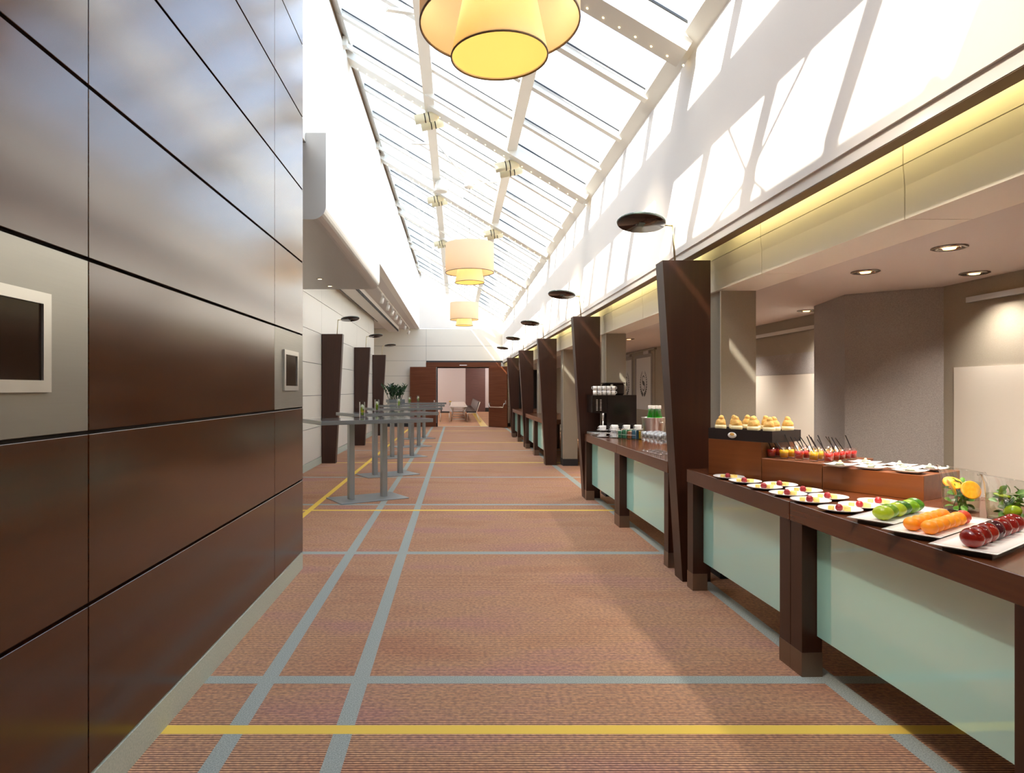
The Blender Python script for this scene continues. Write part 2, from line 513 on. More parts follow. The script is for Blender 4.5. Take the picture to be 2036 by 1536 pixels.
# ------------------------------------------------------------------ floor
fl = MB().add([(-6, YN, 0), (6, YN, 0), (6, YE, 0), (-6, YE, 0)], [(0, 1, 2, 3)]).build('floor', 'carpet')
struct(fl, 'brown ribbed carpet with blue-grey and yellow stripes')
fl2 = MB().add([(-6, YE, 0), (6, YE, 0), (6, 46, 0), (-6, 46, 0)], [(0, 1, 2, 3)]).build('floor', 'room_carpet')
struct(fl2, 'reddish carpet of the room beyond the double doors')
MB().box((-0.79, YE - .03, 0), (1.335, YE + .12, 0.006)).build('threshold', 'skirt', fl2)
MB().box((1.0, YE + 0.2, 0), (1.3, 45, 0.004)).build('carpet_border', 'tea_yellow', fl2)

# ------------------------------------------------------------------ left wood wall (panels on a black backing)
wlft = MB().box((XW - .16, YN, 0), (XW - .025, 5.60, 6.12)).build('wall_left', 'black')
struct(wlft, 'near left wall clad in dark glossy wood panels')
seams = [0.14, 0.763, 1.385, 2.01, 2.635, 3.26, 3.885, 4.51, 5.135, 5.76, 6.12]
cols = [(-3.3, -0.93), (-0.93, 1.47), (1.47, 2.344), (2.344, 4.74), (4.74, 5.61)]
for k in range(len(seams) - 1):
    spans = cols if k == 2 else [(-3.3, -0.06), (-0.06, 2.344), (2.344, 4.74), (4.74, 5.61)]
    for (a, b) in spans:
        metal = (k == 2 and (a, b) in ((1.47, 2.344), (4.74, 5.61)))
        p = MB().bevbox((XW - .022, a + .003, seams[k] + .007), (XW, b - .003, seams[k + 1] - .007), .0015, 1)
        o = p.build('metal_panel' if metal else 'wood_panel', 'panel_metal' if metal else 'wood_y', wlft)
        if metal: o['label'] = 'brushed metal panel'
bb = MB().box((XW - .02, YN, 0), (XW + .004, 5.59, .138)).build('baseboard_left', 'skirt')
struct(bb, 'grey-green carpet skirting under the wood wall')
# end face of the wood wall
MB().box((XL, 5.600, 0), (XW - .003, 5.612, 6.12)).build('end_strip', 'panel_metal', wlft)
for (y0, lab) in ((1.668, 'large wall screen in pale metal frame near the left edge'), (4.967, 'small-looking wall screen at the far end of the wood wall')):
    t = thing('wall_screen', lab, 'screen', (XW, y0, 1.531), group='screens set in the wood wall')
    w, h = .44, .318
    fr = MB().box((0, 0, 0), (.014, w, .038)).box((0, 0, h - .036), (.014, w, h)).box((0, 0, .038), (.014, .04, h - .036)).box((0, w - .04, .038), (.014, w, h - .036))
    fr.build('screen_frame', 'frame_metal', t)
    MB().box((0, .04, .038), (.006, w - .04, h - .036)).build('display', 'screen', t)

# ------------------------------------------------------------------ left: cream wall, ceiling, upper wall
wl2 = MB().box((XLW - .2, 5.7, 0), (XLW - .02, 22.2, 4.06)).build('wall_left_far', 'gasket')
struct(wl2, 'cream panelled wall behind the standing tables')
zs = [0.145, .78, 1.42, 2.06, 2.70, 3.36, 4.06]
ys = [6.4, 8.8, 11.2, 13.6, 16.0, 18.4, 20.8, 22.2]
for k in range(len(zs) - 1):
    for j in range(len(ys) - 1):
        MB().box((XLW - .018, ys[j] + .003, zs[k] + .005), (XLW, ys[j + 1] - .003, zs[k + 1] - .005)).build('cream_panel', 'cream', wl2)
bb2 = MB().box((XLW - .02, 5.7, 0), (XLW + .006, 22.2, .142)).build('baseboard_left_far', 'skirt')
struct(bb2, 'grey skirting below the cream panelled wall')
MB().box((XLW - .2, 5.62, 0), (XLW, 5.74, 4.06)).build('return_strip', 'cream', wl2)
cl = MB().box((-5, 5.6, 4.06), (XL - .16, YE, 4.2)).build('ceiling_left', 'ceil_left')
struct(cl, 'low pale ceiling over the standing tables')
upl = MB().box((XL - .16, YN, 4.06), (XL, YE, 6.24)).box((XL - .16, YN, 6.24), (XL - .03, YE, 6.42)).build('wall_left_upper', 'white')
struct(upl, 'high white wall on the left below the skylight')
MB().box((XL - .03, YN, 6.25), (XL - .004, YE, 6.41)).build('eave_strip', 'rim', upl)  # dark brown band along the left eave
MB().box((XL - .085, YN, 6.42), (XL - .06, YE, 6.86)).build('sun_block_wall', 'white', upl)  # added thin wall above the eave, keeps sun off the left bay
MB().box((XL - .085, YN, 6.935), (XL - .06, YE, 7.17)).build('sun_block_strip', 'white', upl)  # added sun blocker; the slot below it lets one streak through
for k in range(9):
    MB().box((XL - .085, -3.5 + k * 3.7, 6.86), (XL - .06, -3.44 + k * 3.7, 6.935)).build('sun_block_post', 'white', upl)  # posts of the added sun blocker
blk = MB().box((-3.2, 5.45, 0), (XL, 5.6, 4.1)).build('wall_left_return', 'white')
struct(blk, 'return wall closing the recess behind the wood wall')

cw = MB().box((-4.8, 22.0, 0), (-4.6, YE, 4.06)).box((-4.8, 22.0, 0), (XLW - .2, 22.15, 4.06)).build('wall_left_alcove', 'cream')
struct(cw, 'cream side wall of the alcove before the end wall')
# dropped beam with grille and slot on the low ceiling
bm_ = MB().box((-2.73, 9.0, 3.86), (-2.33, 26.1, 4.06)).build('trim_1', 'white')
struct(bm_, 'white dropped beam on the low left ceiling')
MB().box((-2.715, 9, 3.852), (-2.695, 22.2, 3.862)).build('slot', 'black', bm_)
for k in range(90):
    y = 12.0 + k * .155
    MB().box((-2.345, y, 3.853), (-2.322, y + .085, 3.93)).build('grille_slot', 'black', bm_)
tr = thing('light_track', 'white ceiling track holding seven small spotlights', 'track', (-1.94, 0, 4.06))
MB().box((-.018, 12.5, -.03), (.018, 26.6, 0)).build('rail', 'alu_white', tr)
t0 = None
for k, y in enumerate([16.85, 18.3, 19.55, 20.8, 22.3, 24.3, 26.2]):
    lab = 'white track spotlight, %s from the steel box' % ORD[k]
    if t0 is None:
        t0 = thing('track_spotlight', lab, 'spotlight', (-1.94, y, 4.03), group='spotlights on the ceiling track')
        MB().lathe([(0, 0), (.03, 0), (.03, -.05), (0, -.05)], 12).build('adapter', 'spot_white', t0)
        MB().tube([(0, 0, -.04), (0, 0, -.13)], .012, 8).build('stem', 'spot_white', t0)
        MB().lathe([(0, .07), (.045, .07), (.055, -.07), (.045, -.07), (.04, -.04), (0, -.04)], 14).build('lamp_head', 'spot_white', t0, (0, 0, -.18), (.5, .35, 0))
    else: dup(t0, (-1.94, y, 4.03), label=lab)

# steel box (bulkhead) hanging out of the left wall
hd = thing('steel_bulkhead', 'brushed steel box jutting from the left wall with rounded lower edge', 'bulkhead', (0, 6.6, 0))
R = .14
prof = [(XLW + .01, 4.05), (XL + .004, 4.05), (XL + .004, 4.15), (XW, 4.15)]
for k in range(9):
    a = k / 8 * PI / 2
    prof.append((XW - R + R * math.cos(a), 3.27 + R - R * math.sin(a)))
prof.append((XLW + .01, 3.27))
o = MB().prism_y(prof, 0, 4.6).build('casing', 'hood', hd)
for k, (x, y) in enumerate([(-2.14, 10.15), (-2.12, 10.85)]):
    r_ = MB().lathe([(.03, 0), (.055, 0), (.055, -.008), (.03, -.004)], 16).build('lamp_ring', 'frame_metal', hd, (x, y - 6.6, 3.268))
    MB().lathe([(0, -.003), (.03, -.003)], 16).build('lamp_glass', 'bulb', r_)

# ------------------------------------------------------------------ end wall and doors
we = MB()
x0d, x1d, zd = -.79, 1.335, 2.47
we.box((-5, YE, 0), (x0d, YE + .2, 4.06)).box((x1d, YE, 0), (4.2, YE + .2, 4.06)).box((x0d, YE, zd), (x1d, YE + .2, 4.06))
we = we.build('wall_end', 'gasket')
struct(we, 'end wall of the hall with cream panels around the double doors')
MB().box((XL, YE - .012, 4.085), (2.1, YE + .2, 6.6)).build('upper_plaster', 'white', we)
ze = [.145, .84, 1.47, 2.10, 2.73, 3.345, 4.06]
for k in range(len(ze) - 1):
    for (a, b) in [(-5, -3.6), (-3.6, -1.262), (-1.262, x0d), (x0d, x1d), (x1d, 2.2)]:
        if a == x0d and ze[k + 1] <= 2.73: continue
        if (a in (-1.262,)) and k >= 4:
            MB().box((-1.262 + .003, YE - .018, ze[k] + .004), (2.2, YE, ze[k + 1] - .004)).build('cream_panel', 'cream', we); continue
        if a in (x0d, x1d) and k >= 4: continue
        if a == x1d: a = x1d + .0
        z1 = ze[k + 1] - .004
        if a == -1.262 or a == x1d: z1 = min(z1, 2.66 if k == 3 else 9)
        MB().box((a + .003, YE - .018, ze[k] + .004), (b - .003, YE, z1)).build('cream_panel', 'cream', we)
MB().box((-1.27, YE - .04, 2.47), (1.835, YE + .005, 2.665)).build('door_header', 'door_wood', we)
o = MB().box((.12, YE - .055, 2.53), (.42, YE - .04, 2.56)).build('exit_plate', 'white_top', we)
o['label'] = 'small white plate over the doors'
MB().box((x0d - .04, YE - .03, 0), (x0d, YE + .2, 2.47)).box((x1d, YE - .03, 0), (x1d + .04, YE + .2, 2.47)).box((x0d, YE + .05, 2.43), (x1d, YE + .2, 2.47)).build('door_frame', 'black', we)
def door_leaf(name, label, hinge, ang, w):
    d = MB().bevbox((0, -.05, .02), (w, 0, 2.47), .004, 1).build(name, 'door_wood', None, hinge, (0, 0, ang))
    struct(d, label)
    MB().tube([(.08, -.05, .98), (.08, -.13, .98), (.15, -.13, .82), (w - .15, -.13, .82), (w - .08, -.13, .98), (w - .08, -.05, .98)], .018, 8).build('push_bar', 'frame_metal', d)
    MB().box((w - .1, -.058, .95), (w - .05, -.05, 1.1)).build('lock_plate', 'steel', d)
    return d
door_leaf('door_1', 'left dark wood door leaf folded open against the wall', (x0d - .05 - 1.08, YE - .2, 0), 0.0, 1.08)
door_leaf('door_2', 'right dark wood door leaf swung open into the hall', (x1d + .03, YE - .05, 0), -.88, 1.08)

# room beyond the doors
rb = MB().box((-6, 45, 0), (.62, 45.2, 3.2)).box((1.98, 45, 0), (6, 45.2, 3.2)).box((-6.2, YE + .2, 0), (-6, 45.2, 3.2)).box((6, YE + .2, 0), (6.2, 45.2, 3.2)).build('wall_room', 'room_wall')
struct(rb, 'pale walls of the room beyond the doors')
MB().box((.62, 44.96, 0), (1.98, 45.2, 3.2)).build('wood_panel', 'room_wood', rb)
MB().box((1.98, 44.96, 0), (6, 45.0, .28)).build('skirting', 'black', rb)
rc = MB().box((-6.2, YE + .2, 3.2), (6.2, 45.2, 3.3)).build('ceiling_room', 'white')
struct(rc, 'white ceiling of the room beyond the doors')
for i, y in enumerate((29.5, 34, 39, 43)):  # unseen ceiling lamps, added to brighten this room
    for j, x in enumerate((-2.5, 2.5)):
        l = MB().lathe([(0, 0), (.22, 0), (.22, -.03), (0, -.03)], 20).build('added_ceiling_lamp', 'bulb', rc, (x, y, 3.2))
        la = bpy.data.lights.new('added_room_lamp', 'POINT'); la.energy = 14; la.color = (1, .93, .9); la.shadow_soft_size = .2
        lo = bpy.data.objects.new('added_room_lamp', la); COL.objects.link(lo); lo.location = (x, y, 3.0)
dt = thing('dining_table', 'long white table with steel trestles seen through the doors', 'table', (.08, 31, 0))
MB().bevbox((-.42, 0, .70), (.42, 10.5, .75), .005, 1).build('table_top', 'white_top', dt)
for k in range(4):
    y = .12 + k * 3.3
    for s in (-1, 1):
        MB().tube([(s * .36, y, .70), (s * .30, y, .45), (s * .34, y, .02)], .028, 8).build('leg', 'steel', dt)
    MB().box((-.34, y - .02, .1), (.34, y + .02, .14)).box((-.32, y - .02, .35), (.32, y + .02, .39)).build('cross_bar', 'steel', dt)
ch = thing('dining_chair', 'dark upholstered chair with pale legs at the white table', 'chair', (-.56, 30.8, 0))
MB().bevbox((-.22, 0, .43), (.22, .46, .50), .02, 2).build('seat', 'dark_leather', ch)
MB().bevbox((.15, .02, .50), (.21, .46, .92), .02, 2).build('backrest', 'dark_leather', ch, (-.36, 0, 0))
for sx in (-.2, .2):
    for sy in (.03, .43):
        MB().tube([(sx, sy, .45), (sx * 1.1, sy, 0)], .016, 8).build('leg', 'frame_metal', ch)
bn = thing('bench', 'long dark padded bench with white metal end frame', 'bench', (0, 30.7, 0))
MB().bevbox((.46, 0, .44), (.95, 11.5, .51), .02, 2).build('seat', 'dark_leather', bn)
MB().hexa([(.92, 0, .50), (.99, 0, .50), (.99, 11.5, .50), (.92, 11.5, .50)], [(1.04, 0, .95), (1.10, 0, .95), (1.10, 11.5, .95), (1.04, 11.5, .95)]).build('backrest', 'dark_leather', bn)
MB().tube([(.50, -.02, 0), (.52, -.02, .43), (.93, -.02, .43), (1.10, -.02, .96)], .022, 8).build('end_frame', 'frame_metal', bn)
MB().tube([(.93, -.02, .43), (1.12, -.1, .0)], .022, 8).build('leg', 'frame_metal', bn)
MB().tube([(.50, 11.4, 0), (.52, 11.4, .43)], .022, 8).build('leg', 'frame_metal', bn)
MB().tube([(1.0, 11.4, 0), (.95, 11.4, .43)], .022, 8).build('leg', 'frame_metal', bn)
fw = thing('flower_vase', 'small vase with yellow flowers on the white table', 'vase', (-.36 + .04, 31.6, .75))
MB().lathe([(0, 0), (.04, 0), (.04, .12), (.036, .12), (.036, .01), (0, .01)], 12).build('vase', 'clear', fw)
for k in range(5):
    a = k * 1.26
    s_ = MB().tube([(0, 0, .02), (.03 * math.cos(a), .03 * math.sin(a), .19)], .004, 5).build('stem', 'leaf', fw)
    MB().ball((.03 * math.cos(a), .03 * math.sin(a), .21), .03, 8, 6).build('flower', 'tea_yellow', s_)

# ------------------------------------------------------------------ right side: upper wall, cove, fascia, niche
wr = MB().box((XR, YN, 2.70), (1.99, YE, 4.36)).box((1.912, YN, 2.635), (1.99, YE, 2.70)).build('wall_right_upper', 'white')
struct(wr, 'sunlit white upper wall on the right below the skylight')
MB().box((1.914, YN, 2.630), (1.995, YE, 2.6345)).build('lip_soffit', 'rim', wr)  # dark brown underside of the wall lip
rf = MB().box((1.985, YN, 2.92), (5.0, YE, 3.1)).build('ceiling_right_roof', 'white')
struct(rf, 'flat roof slab above the buffet niche')
YF = [3.07 + 1.44 * k for k in range(-4, 16)]
fas = thing('fascia', 'cream panelled fascia over the buffet niche', 'fascia')
fas['kind'] = 'structure'; del fas['category']
for k in range(len(YF) - 1):
    a, b = YF[k] + .004, YF[k + 1] - .004
    MB().prism_y([(2.12, 2.345), (2.12, 2.50), (2.112, 2.60), (2.13, 2.60), (2.15, 2.50), (2.15, 2.37), (2.44, 2.37), (2.44, 2.345)], a, b).build('fascia_panel', 'fascia', fas)
    MB().box((2.112, a, 2.605), (2.14, b, 2.92)).build('cove_panel', 'cream', fas)
MB().box((2.15, YN, 2.38), (2.2, YE, 2.9)).build('backing', 'rim', fas)
for k in range(8):
    a = YC[k] + .35
    e = MB().tube([(2.03, a, 2.80), (2.03, a + 3.3, 2.80)], .012, 6).build('cove_tube', 'cove', fas)
cr = MB().box((2.446, YN, 2.352), (5, YE, 2.5)).build('ceiling_right', 'ceil')
struct(cr, 'grey ceiling of the buffet niche')
XB = 3.84
wrb = MB().box((XB, YN, 0), (XB + .2, YE, 2.352)).build('wall_right_back', 'taupe')
struct(wrb, 'taupe back wall of the buffet niche')
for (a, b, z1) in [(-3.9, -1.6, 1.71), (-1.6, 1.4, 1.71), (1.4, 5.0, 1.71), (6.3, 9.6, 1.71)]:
    MB().box((XB - .012, a + .004, .1), (XB, b - .004, z1)).build('cream_lower_slab', 'lower_cream', wrb)  # thin cream slabs over the lower part of the taupe wall
MB().box((XB - .006, 6.9, 1.715), (XB, 9.6, 1.95)).build('pale_strip', 'fabric_grey', wrb)
for (a, b) in ((-3, 4.83), (6.5, 10.5)):
    r_ = MB().box((XB - .05, a, 2.185), (XB - .02, b, 2.225)).build('picture_rail', 'steel', wrb)
    for y in ((a + .2, b - .02)):
        MB().box((XB - .045, y - .03, 2.19), (XB, y, 2.22)).build('rail_bracket', 'steel', r_)
gp = MB().prism_z([(3.32, 5.55), (XB, 5.115), (XB, 6.5), (3.47, 6.3)], 0, 2.35).build('wall_right_pier', 'fabric_grey')
struct(gp, 'angled grey fabric pier against the niche back wall')
pil0 = None
for k, y in enumerate((5.29, 9.35, 13.1, 17.1, 21.1)):
    p = MB().box((2.153, y, 0), (2.44, y + .30, 2.345)).build('pillar', 'taupe')
    tag(p, ['taupe pillar behind the dark column by the pastry tray', 'taupe pillar beside the coffee machine', 'grey pillar with dark skirting between two dark columns',
            'narrow pillar beyond the fourth dark column', 'farthest narrow pillar on the right'][k], 'pillar', 'pillars of the buffet niche')
    MB().box((2.149, y - .003, 0), (2.155, y + .004, 2.345)).build('corner_trim', 'frame_metal', p)
    MB().box((2.145, y - .008, 0), (2.448, y + .305, .14)).build('skirting', 'gasket', p)

# niche downlights
def downlight(x, y, lab, z=2.352, energy=19, size=2.1):
    t = thing('downlight', lab, 'downlight', (x, y, z), group='downlights in the niche ceiling')
    MB().lathe([(.052, .0), (.088, 0), (.09, -.006), (.075, -.012), (.052, -.004), (.050, .03)], 24).build('trim_ring', 'chrome', t)
    MB().lathe([(.05, .03), (.03, -.012), (.026, -.008), (0, -.010)], 16).build('lamp', 'downlight_glow', t)
    la = bpy.data.lights.new('downlight_lamp', 'SPOT'); la.energy = energy; la.color = (1, .91, .82); la.spot_size = size; la.spot_blend = .9; la.shadow_soft_size = .04
    lo = bpy.data.objects.new('downlight_lamp', la); COL.objects.link(lo); lo.parent = t; lo.location = (0, 0, -.03)
downlight(2.81, 3.70, 'largest-looking niche downlight, directly over the buffet')
downlight(2.81, 4.46, 'niche downlight in the row nearest the fascia, above the grey pier')
downlight(3.60, 4.51, 'niche downlight close to the back wall at the right', energy=11)
downlight(3.59, 6.66, 'niche downlight behind the taupe pillar near the back wall')
for i, (x, y) in enumerate([(2.81, 2.2), (3.6, 2.4), (2.81, .7), (3.6, .3), (2.81, 6.9), (3.3, 8.4)]):  # extra downlights out of sight, added to lift the niche light
    downlight(x, y, 'unseen niche downlight added to brighten the niche, %s of the extras' % ORD[i], size=1.2 if x < 3 and y < 3 else 2.1, energy=11 if x > 3.5 else 19)
downlight(2.76, 10.4, 'far niche downlight above the emblem doors')

# glass doors with the emblem, in the niche back wall further on
def emblem(parent, y, z, h):
    X = -.0165
    m = MB()
    ctr = []
    for i in range(25):
        a = math.radians(25 + i * (245 / 24)); ctr.append((.085 * math.cos(a), .080 + .080 * math.sin(a)))
    for i in range(1, 25):
        a = math.radians(90 - i * (245 / 24)); ctr.append((.085 * math.cos(a), -.080 + .080 * math.sin(a)))
    n = len(ctr) - 1
    vs, ws = [], []
    for i, (a, b) in enumerate(ctr):
        p, q = ctr[max(0, i - 1)], ctr[min(n, i + 1)]
        tx_, tz_ = q[0] - p[0], q[1] - p[1]; l_ = math.hypot(tx_, tz_)
        w = .014 + .034 * math.exp(-((i / n - .5) / .13) ** 2)
        vs.append((X, -(a - tz_ / l_ * w) * h, (b + tx_ / l_ * w) * h)); ws.append((X, -(a + tz_ / l_ * w) * h, (b - tx_ / l_ * w) * h))
    m.add(vs + ws, [(i, i + 1, n + 2 + i, n + 1 + i) for i in range(n)])
    m.build('letter_s', 'print', parent, (0, y, z))
    lf = MB()
    for s in (-1, 1):
        for i in range(13):
            a = -PI / 2 + s * (.16 + i * .205)
            sc_ = 1.25 - i * .055
            cy, cz = .235 * math.cos(a), .265 * math.sin(a)
            for q in (-1, 1):
                ta = a + s * PI / 2 + q * .75
                pts = []
                for k in range(8):
                    b = 2 * PI * k / 8
                    u, v = .034 * sc_ * math.cos(b) + .024, .019 * sc_ * math.sin(b)
                    pts.append((X, -(cy + u * math.cos(ta) - v * math.sin(ta)) * h, (cz + u * math.sin(ta) + v * math.cos(ta)) * h))
                lf.add(pts, [tuple(range(8))])
    lf.build('laurel_wreath', 'print', parent, (0, y, z))
gd = MB().box((-.012, 0, 0), (.0, 2.75, 2.345)).build('door_3', 'taupe', None, (XB, 12.55, 0))
struct(gd, 'pair of frosted glass doors with dark laurel wreath emblem')
for (a, b) in ((.2, 1.26), (1.6, 2.55)):
    f = MB().box((-.016, a, 1.13), (-.010, b, 2.19)).build('frosted_pane', 'frost', gd)
    MB().box((-.03, a - .06, .08), (-.010, a, 2.25)).box((-.03, b, .08), (-.010, b + .06, 2.25)).box((-.03, a, 2.19), (-.010, b, 2.25)).build('door_frame', 'fabric_grey', gd)
    MB().box((-.06, a + .05, 2.25), (-.012, a + .4, 2.31)).build('door_closer', 'steel', gd)
    emblem(gd, (a + b) / 2, 1.67, .92)
MB().box((-.05, -.1, 2.31), (0, 2.85, 2.345)).build('head_rail', 'taupe', gd)

# near wall behind the camera, far right closing
wb_ = MB().box((-6, YN - .2, 0), (6, YN, 6.6)).build('wall_near', 'door_wood')  # unseen, made dark so less light comes from behind
struct(wb_, 'unseen wall behind the viewer, made dark to cut light')
cn_ = MB().box((XL - .1, YN, 4.2), (2.0, YSK, 4.34)).build('ceiling_near_block', 'ceil')  # unseen low ceiling, added to hold back light from behind
struct(cn_, 'unseen low ceiling added above the viewer to cut light')
un_ = MB().box((XL - .1, YSK - .1, 4.3), (2.0, YSK, 6.6)).build('wall_near_block', 'white')  # unseen wall added above that ceiling, ends the skylight early
struct(un_, 'unseen upper wall added with the low ceiling to cut light')

# ------------------------------------------------------------------ skylight
sk = thing('window_1', 'sloping glass skylight with white frames over the hall', 'skylight')
sk['kind'] = 'structure'; del sk['category']
PX = [XL, -.385, .775, XR]
YS = YN
cells = []
for yc in YC:
    for j in range(4):
        cells.append((yc + j, yc + j + 1))
for (a, b) in cells:
    if b < YSK + .1 or a > YE: continue
    a_, b_ = max(a, YSK), min(b, YE)
    for i in range(3):
        x0, x1 = PX[i], PX[i + 1]
        MB().add([(x0, a_, roof(x0)), (x1, a_, roof(x1)), (x1, b_, roof(x1)), (x0, b_, roof(x0))], [(0, 1, 2, 3)]).build('glass_pane', 'pane', sk)
for yc in YC:
    if yc > YE or yc < YSK: continue
    A, B = (XL, yc, roof(XL)), (XR, yc, roof(XR))
    mb_ = MB().beam(A, B, .26, .16, .05).build('main_rafter', 'alu_white', sk)
    MB().beam((XL, yc - .19, roof(XL)), (XR, yc - .19, roof(XR)), .014, .012, .005).build('gasket', 'gasket', sk)
    for i in range(26):
        x = XL + .12 + i * .131
        MB().ball((x, yc + .06, roof(x) - .185), .009, 6, 4).build('led_bulb', 'led', mb_)
    for j in (1, 2, 3):
        y = yc + j
        if y > YE or y < YSK: continue
        for i in range(3):
            x0, x1 = PX[i] + .04, PX[i + 1] - .04
            MB().beam((x0, y, roof(x0)), (x1, y, roof(x1)), .085, .07, .04).build('mullion', 'alu_white', sk)
            MB().beam((x0, y - .062, roof(x0)), (x1, y - .062, roof(x1)), .011, .012, .0).build('gasket', 'gasket', sk)
for x, dn, up in ((PX[1], .17, -.06), (PX[2], .12, .19)):
    MB().prism_y([(x - .07, roof(x) - dn), (x + .07, roof(x) - dn), (x + .07, roof(x) + up), (x - .07, roof(x) + up)], YSK, YE).build('purlin', 'alu_white', sk)
MB().prism_y([(XR - .1, roof(XR - .1) - .05), (XR, roof(XR) - .10), (XR + .1, roof(XR)), (XR + .1, roof(XR) + .06), (XR - .1, roof(XR - .1) + .03)], YSK, YE).build('sill_frame', 'alu_white', sk)
MB().prism_y([(XL - .02, roof(XL) - .06), (XL + .09, roof(XL + .09) - .08), (XL + .09, roof(XL + .09) + .03), (XL - .02, roof(XL) + .05)], YSK, YE).build('eave_frame', 'alu_white', sk)
for y in (4.8, 8.8, 12.5, 16.4, 20.4, 24.4):
    x1 = .14
    MB().beam((XL, y, roof(XL) - .14), (x1, y, roof(x1) - .14), .05, .05).build('opener_rod', 'alu_white', sk)
    MB().box((XL, y - .06, roof(XL) - .22), (XL + .06, y + .06, roof(XL) - .1)).build('opener_bracket', 'alu_white', sk)
for y in (7.1, 10.9, 15.0, 19.0):
    for x in (-.62, -.5):
        pass
    MB().beam((-.75, y - .15, roof(-.75) - .3), (-.47, y + .05, roof(-.47) - .06), .06, .03).build('opener_arm', 'alu_white', sk)

# spotlights on the purlins
s0 = None
for i, x in enumerate(PX[1:3]):
    for k, yc in enumerate([1.25, 5.25, 9.25, 13.25, 17.25]):
        lab = 'cream twin spotlight on the %s roof purlin, %s' % (('left', 'right')[i], ['above the viewer', 'just above the picture', 'nearest in view', 'second in view', 'third in view'][k])
        loc = (x, yc + .22, roof(x) - .17)
        if s0 is None:
            s0 = thing('roof_spotlight', lab, 'spotlight', loc, group='spotlights on the roof purlins')
            MB().box((-.03, -.2, -.03), (.03, .2, 0)).build('bracket', 'alu_white', s0)
            for q, yy in enumerate((-.13, .11)):
                h_ = MB().lathe([(0, -.17), (.068, -.17), (.068, .15), (.05, .17), (0, .17)], 16).build('lamp_head', 'spot_cream', s0, (-.05 + .08 * q, yy, -.09), (0, PI / 2 - .2, 0))
                for zz in (-.03, .03):
                    MB().lathe([(.070, zz), (.070, zz + .014)], 16).build('vent_ring', 'black', h_)
        else: dup(s0, loc, label=lab)
# the heads on the left purlin wash the buffet front
for yc in (1.25, 5.25, 9.25, 13.25, 17.25):
    for dy in (-.95, 1.15):
        la = bpy.data.lights.new('purlin_spot', 'SPOT'); la.energy = 135; la.color = (1, .86, .68); la.spot_size = math.radians(31); la.spot_blend = 1.0; la.shadow_soft_size = .06
        lo = bpy.data.objects.new('purlin_spot', la); COL.objects.link(lo)
        p0 = Vector((-.16, yc + .22 + dy * .12, roof(-.385) - .30)); p1 = Vector((2.1, yc + .2 + dy, 1.95))
        lo.location = p0; lo.rotation_euler = (p1 - p0).to_track_quat('-Z', 'Y').to_euler()
# the beam of the near right one, aimed at the buffet
la = bpy.data.lights.new('buffet_spot', 'SPOT'); la.energy = 300; la.color = (1, .80, .52); la.spot_size = math.radians(10); la.spot_blend = .35; la.shadow_soft_size = .04
lo = bpy.data.objects.new('buffet_spot', la); COL.objects.link(lo)
p0 = Vector((.72, 1.5, 4.72)); p1 = Vector((2.42, 3.50, 1.0))
lo.location = p0; lo.rotation_euler = (p1 - p0).to_track_quat('-Z', 'Y').to_euler()
# small white horn on the left purlin
hn = thing('roof_speaker', 'small white dome speaker under the left roof purlin', 'speaker', (-.30, 12.35, roof(-.385) - .17))
MB().lathe([(.02, 0), (.09, -.05), (.12, -.16), (.13, -.24), (.1, -.24), (0, -.2)], 16).build('dome', 'alu_white', hn)
MB().tube([(0, 0, .03), (0, 0, -.04)], .02, 8).build('stem', 'alu_white', hn)

# facade outside
fa = thing('neighbour_building', 'white office block seen outside through the skylight', 'building', (0, 50, 0))
MB().box((-40, 0, 0), (8.05, 10, 46)).build('wall', 'facade', fa)
for r in range(10):
    for c_ in range(10):
        x = -27 + c_ * 3.6; z = 7 + r * 3.8
        if x > 6: continue
        w_ = MB().box((x, -.04, z), (x + 1.5, .02, z + 1.9)).build('window', 'facade', fa)
        MB().box((x + .1, -.05, z + .1), (x + 1.4, -.03, z + 1.8)).build('pane', 'facade_glass', w_)

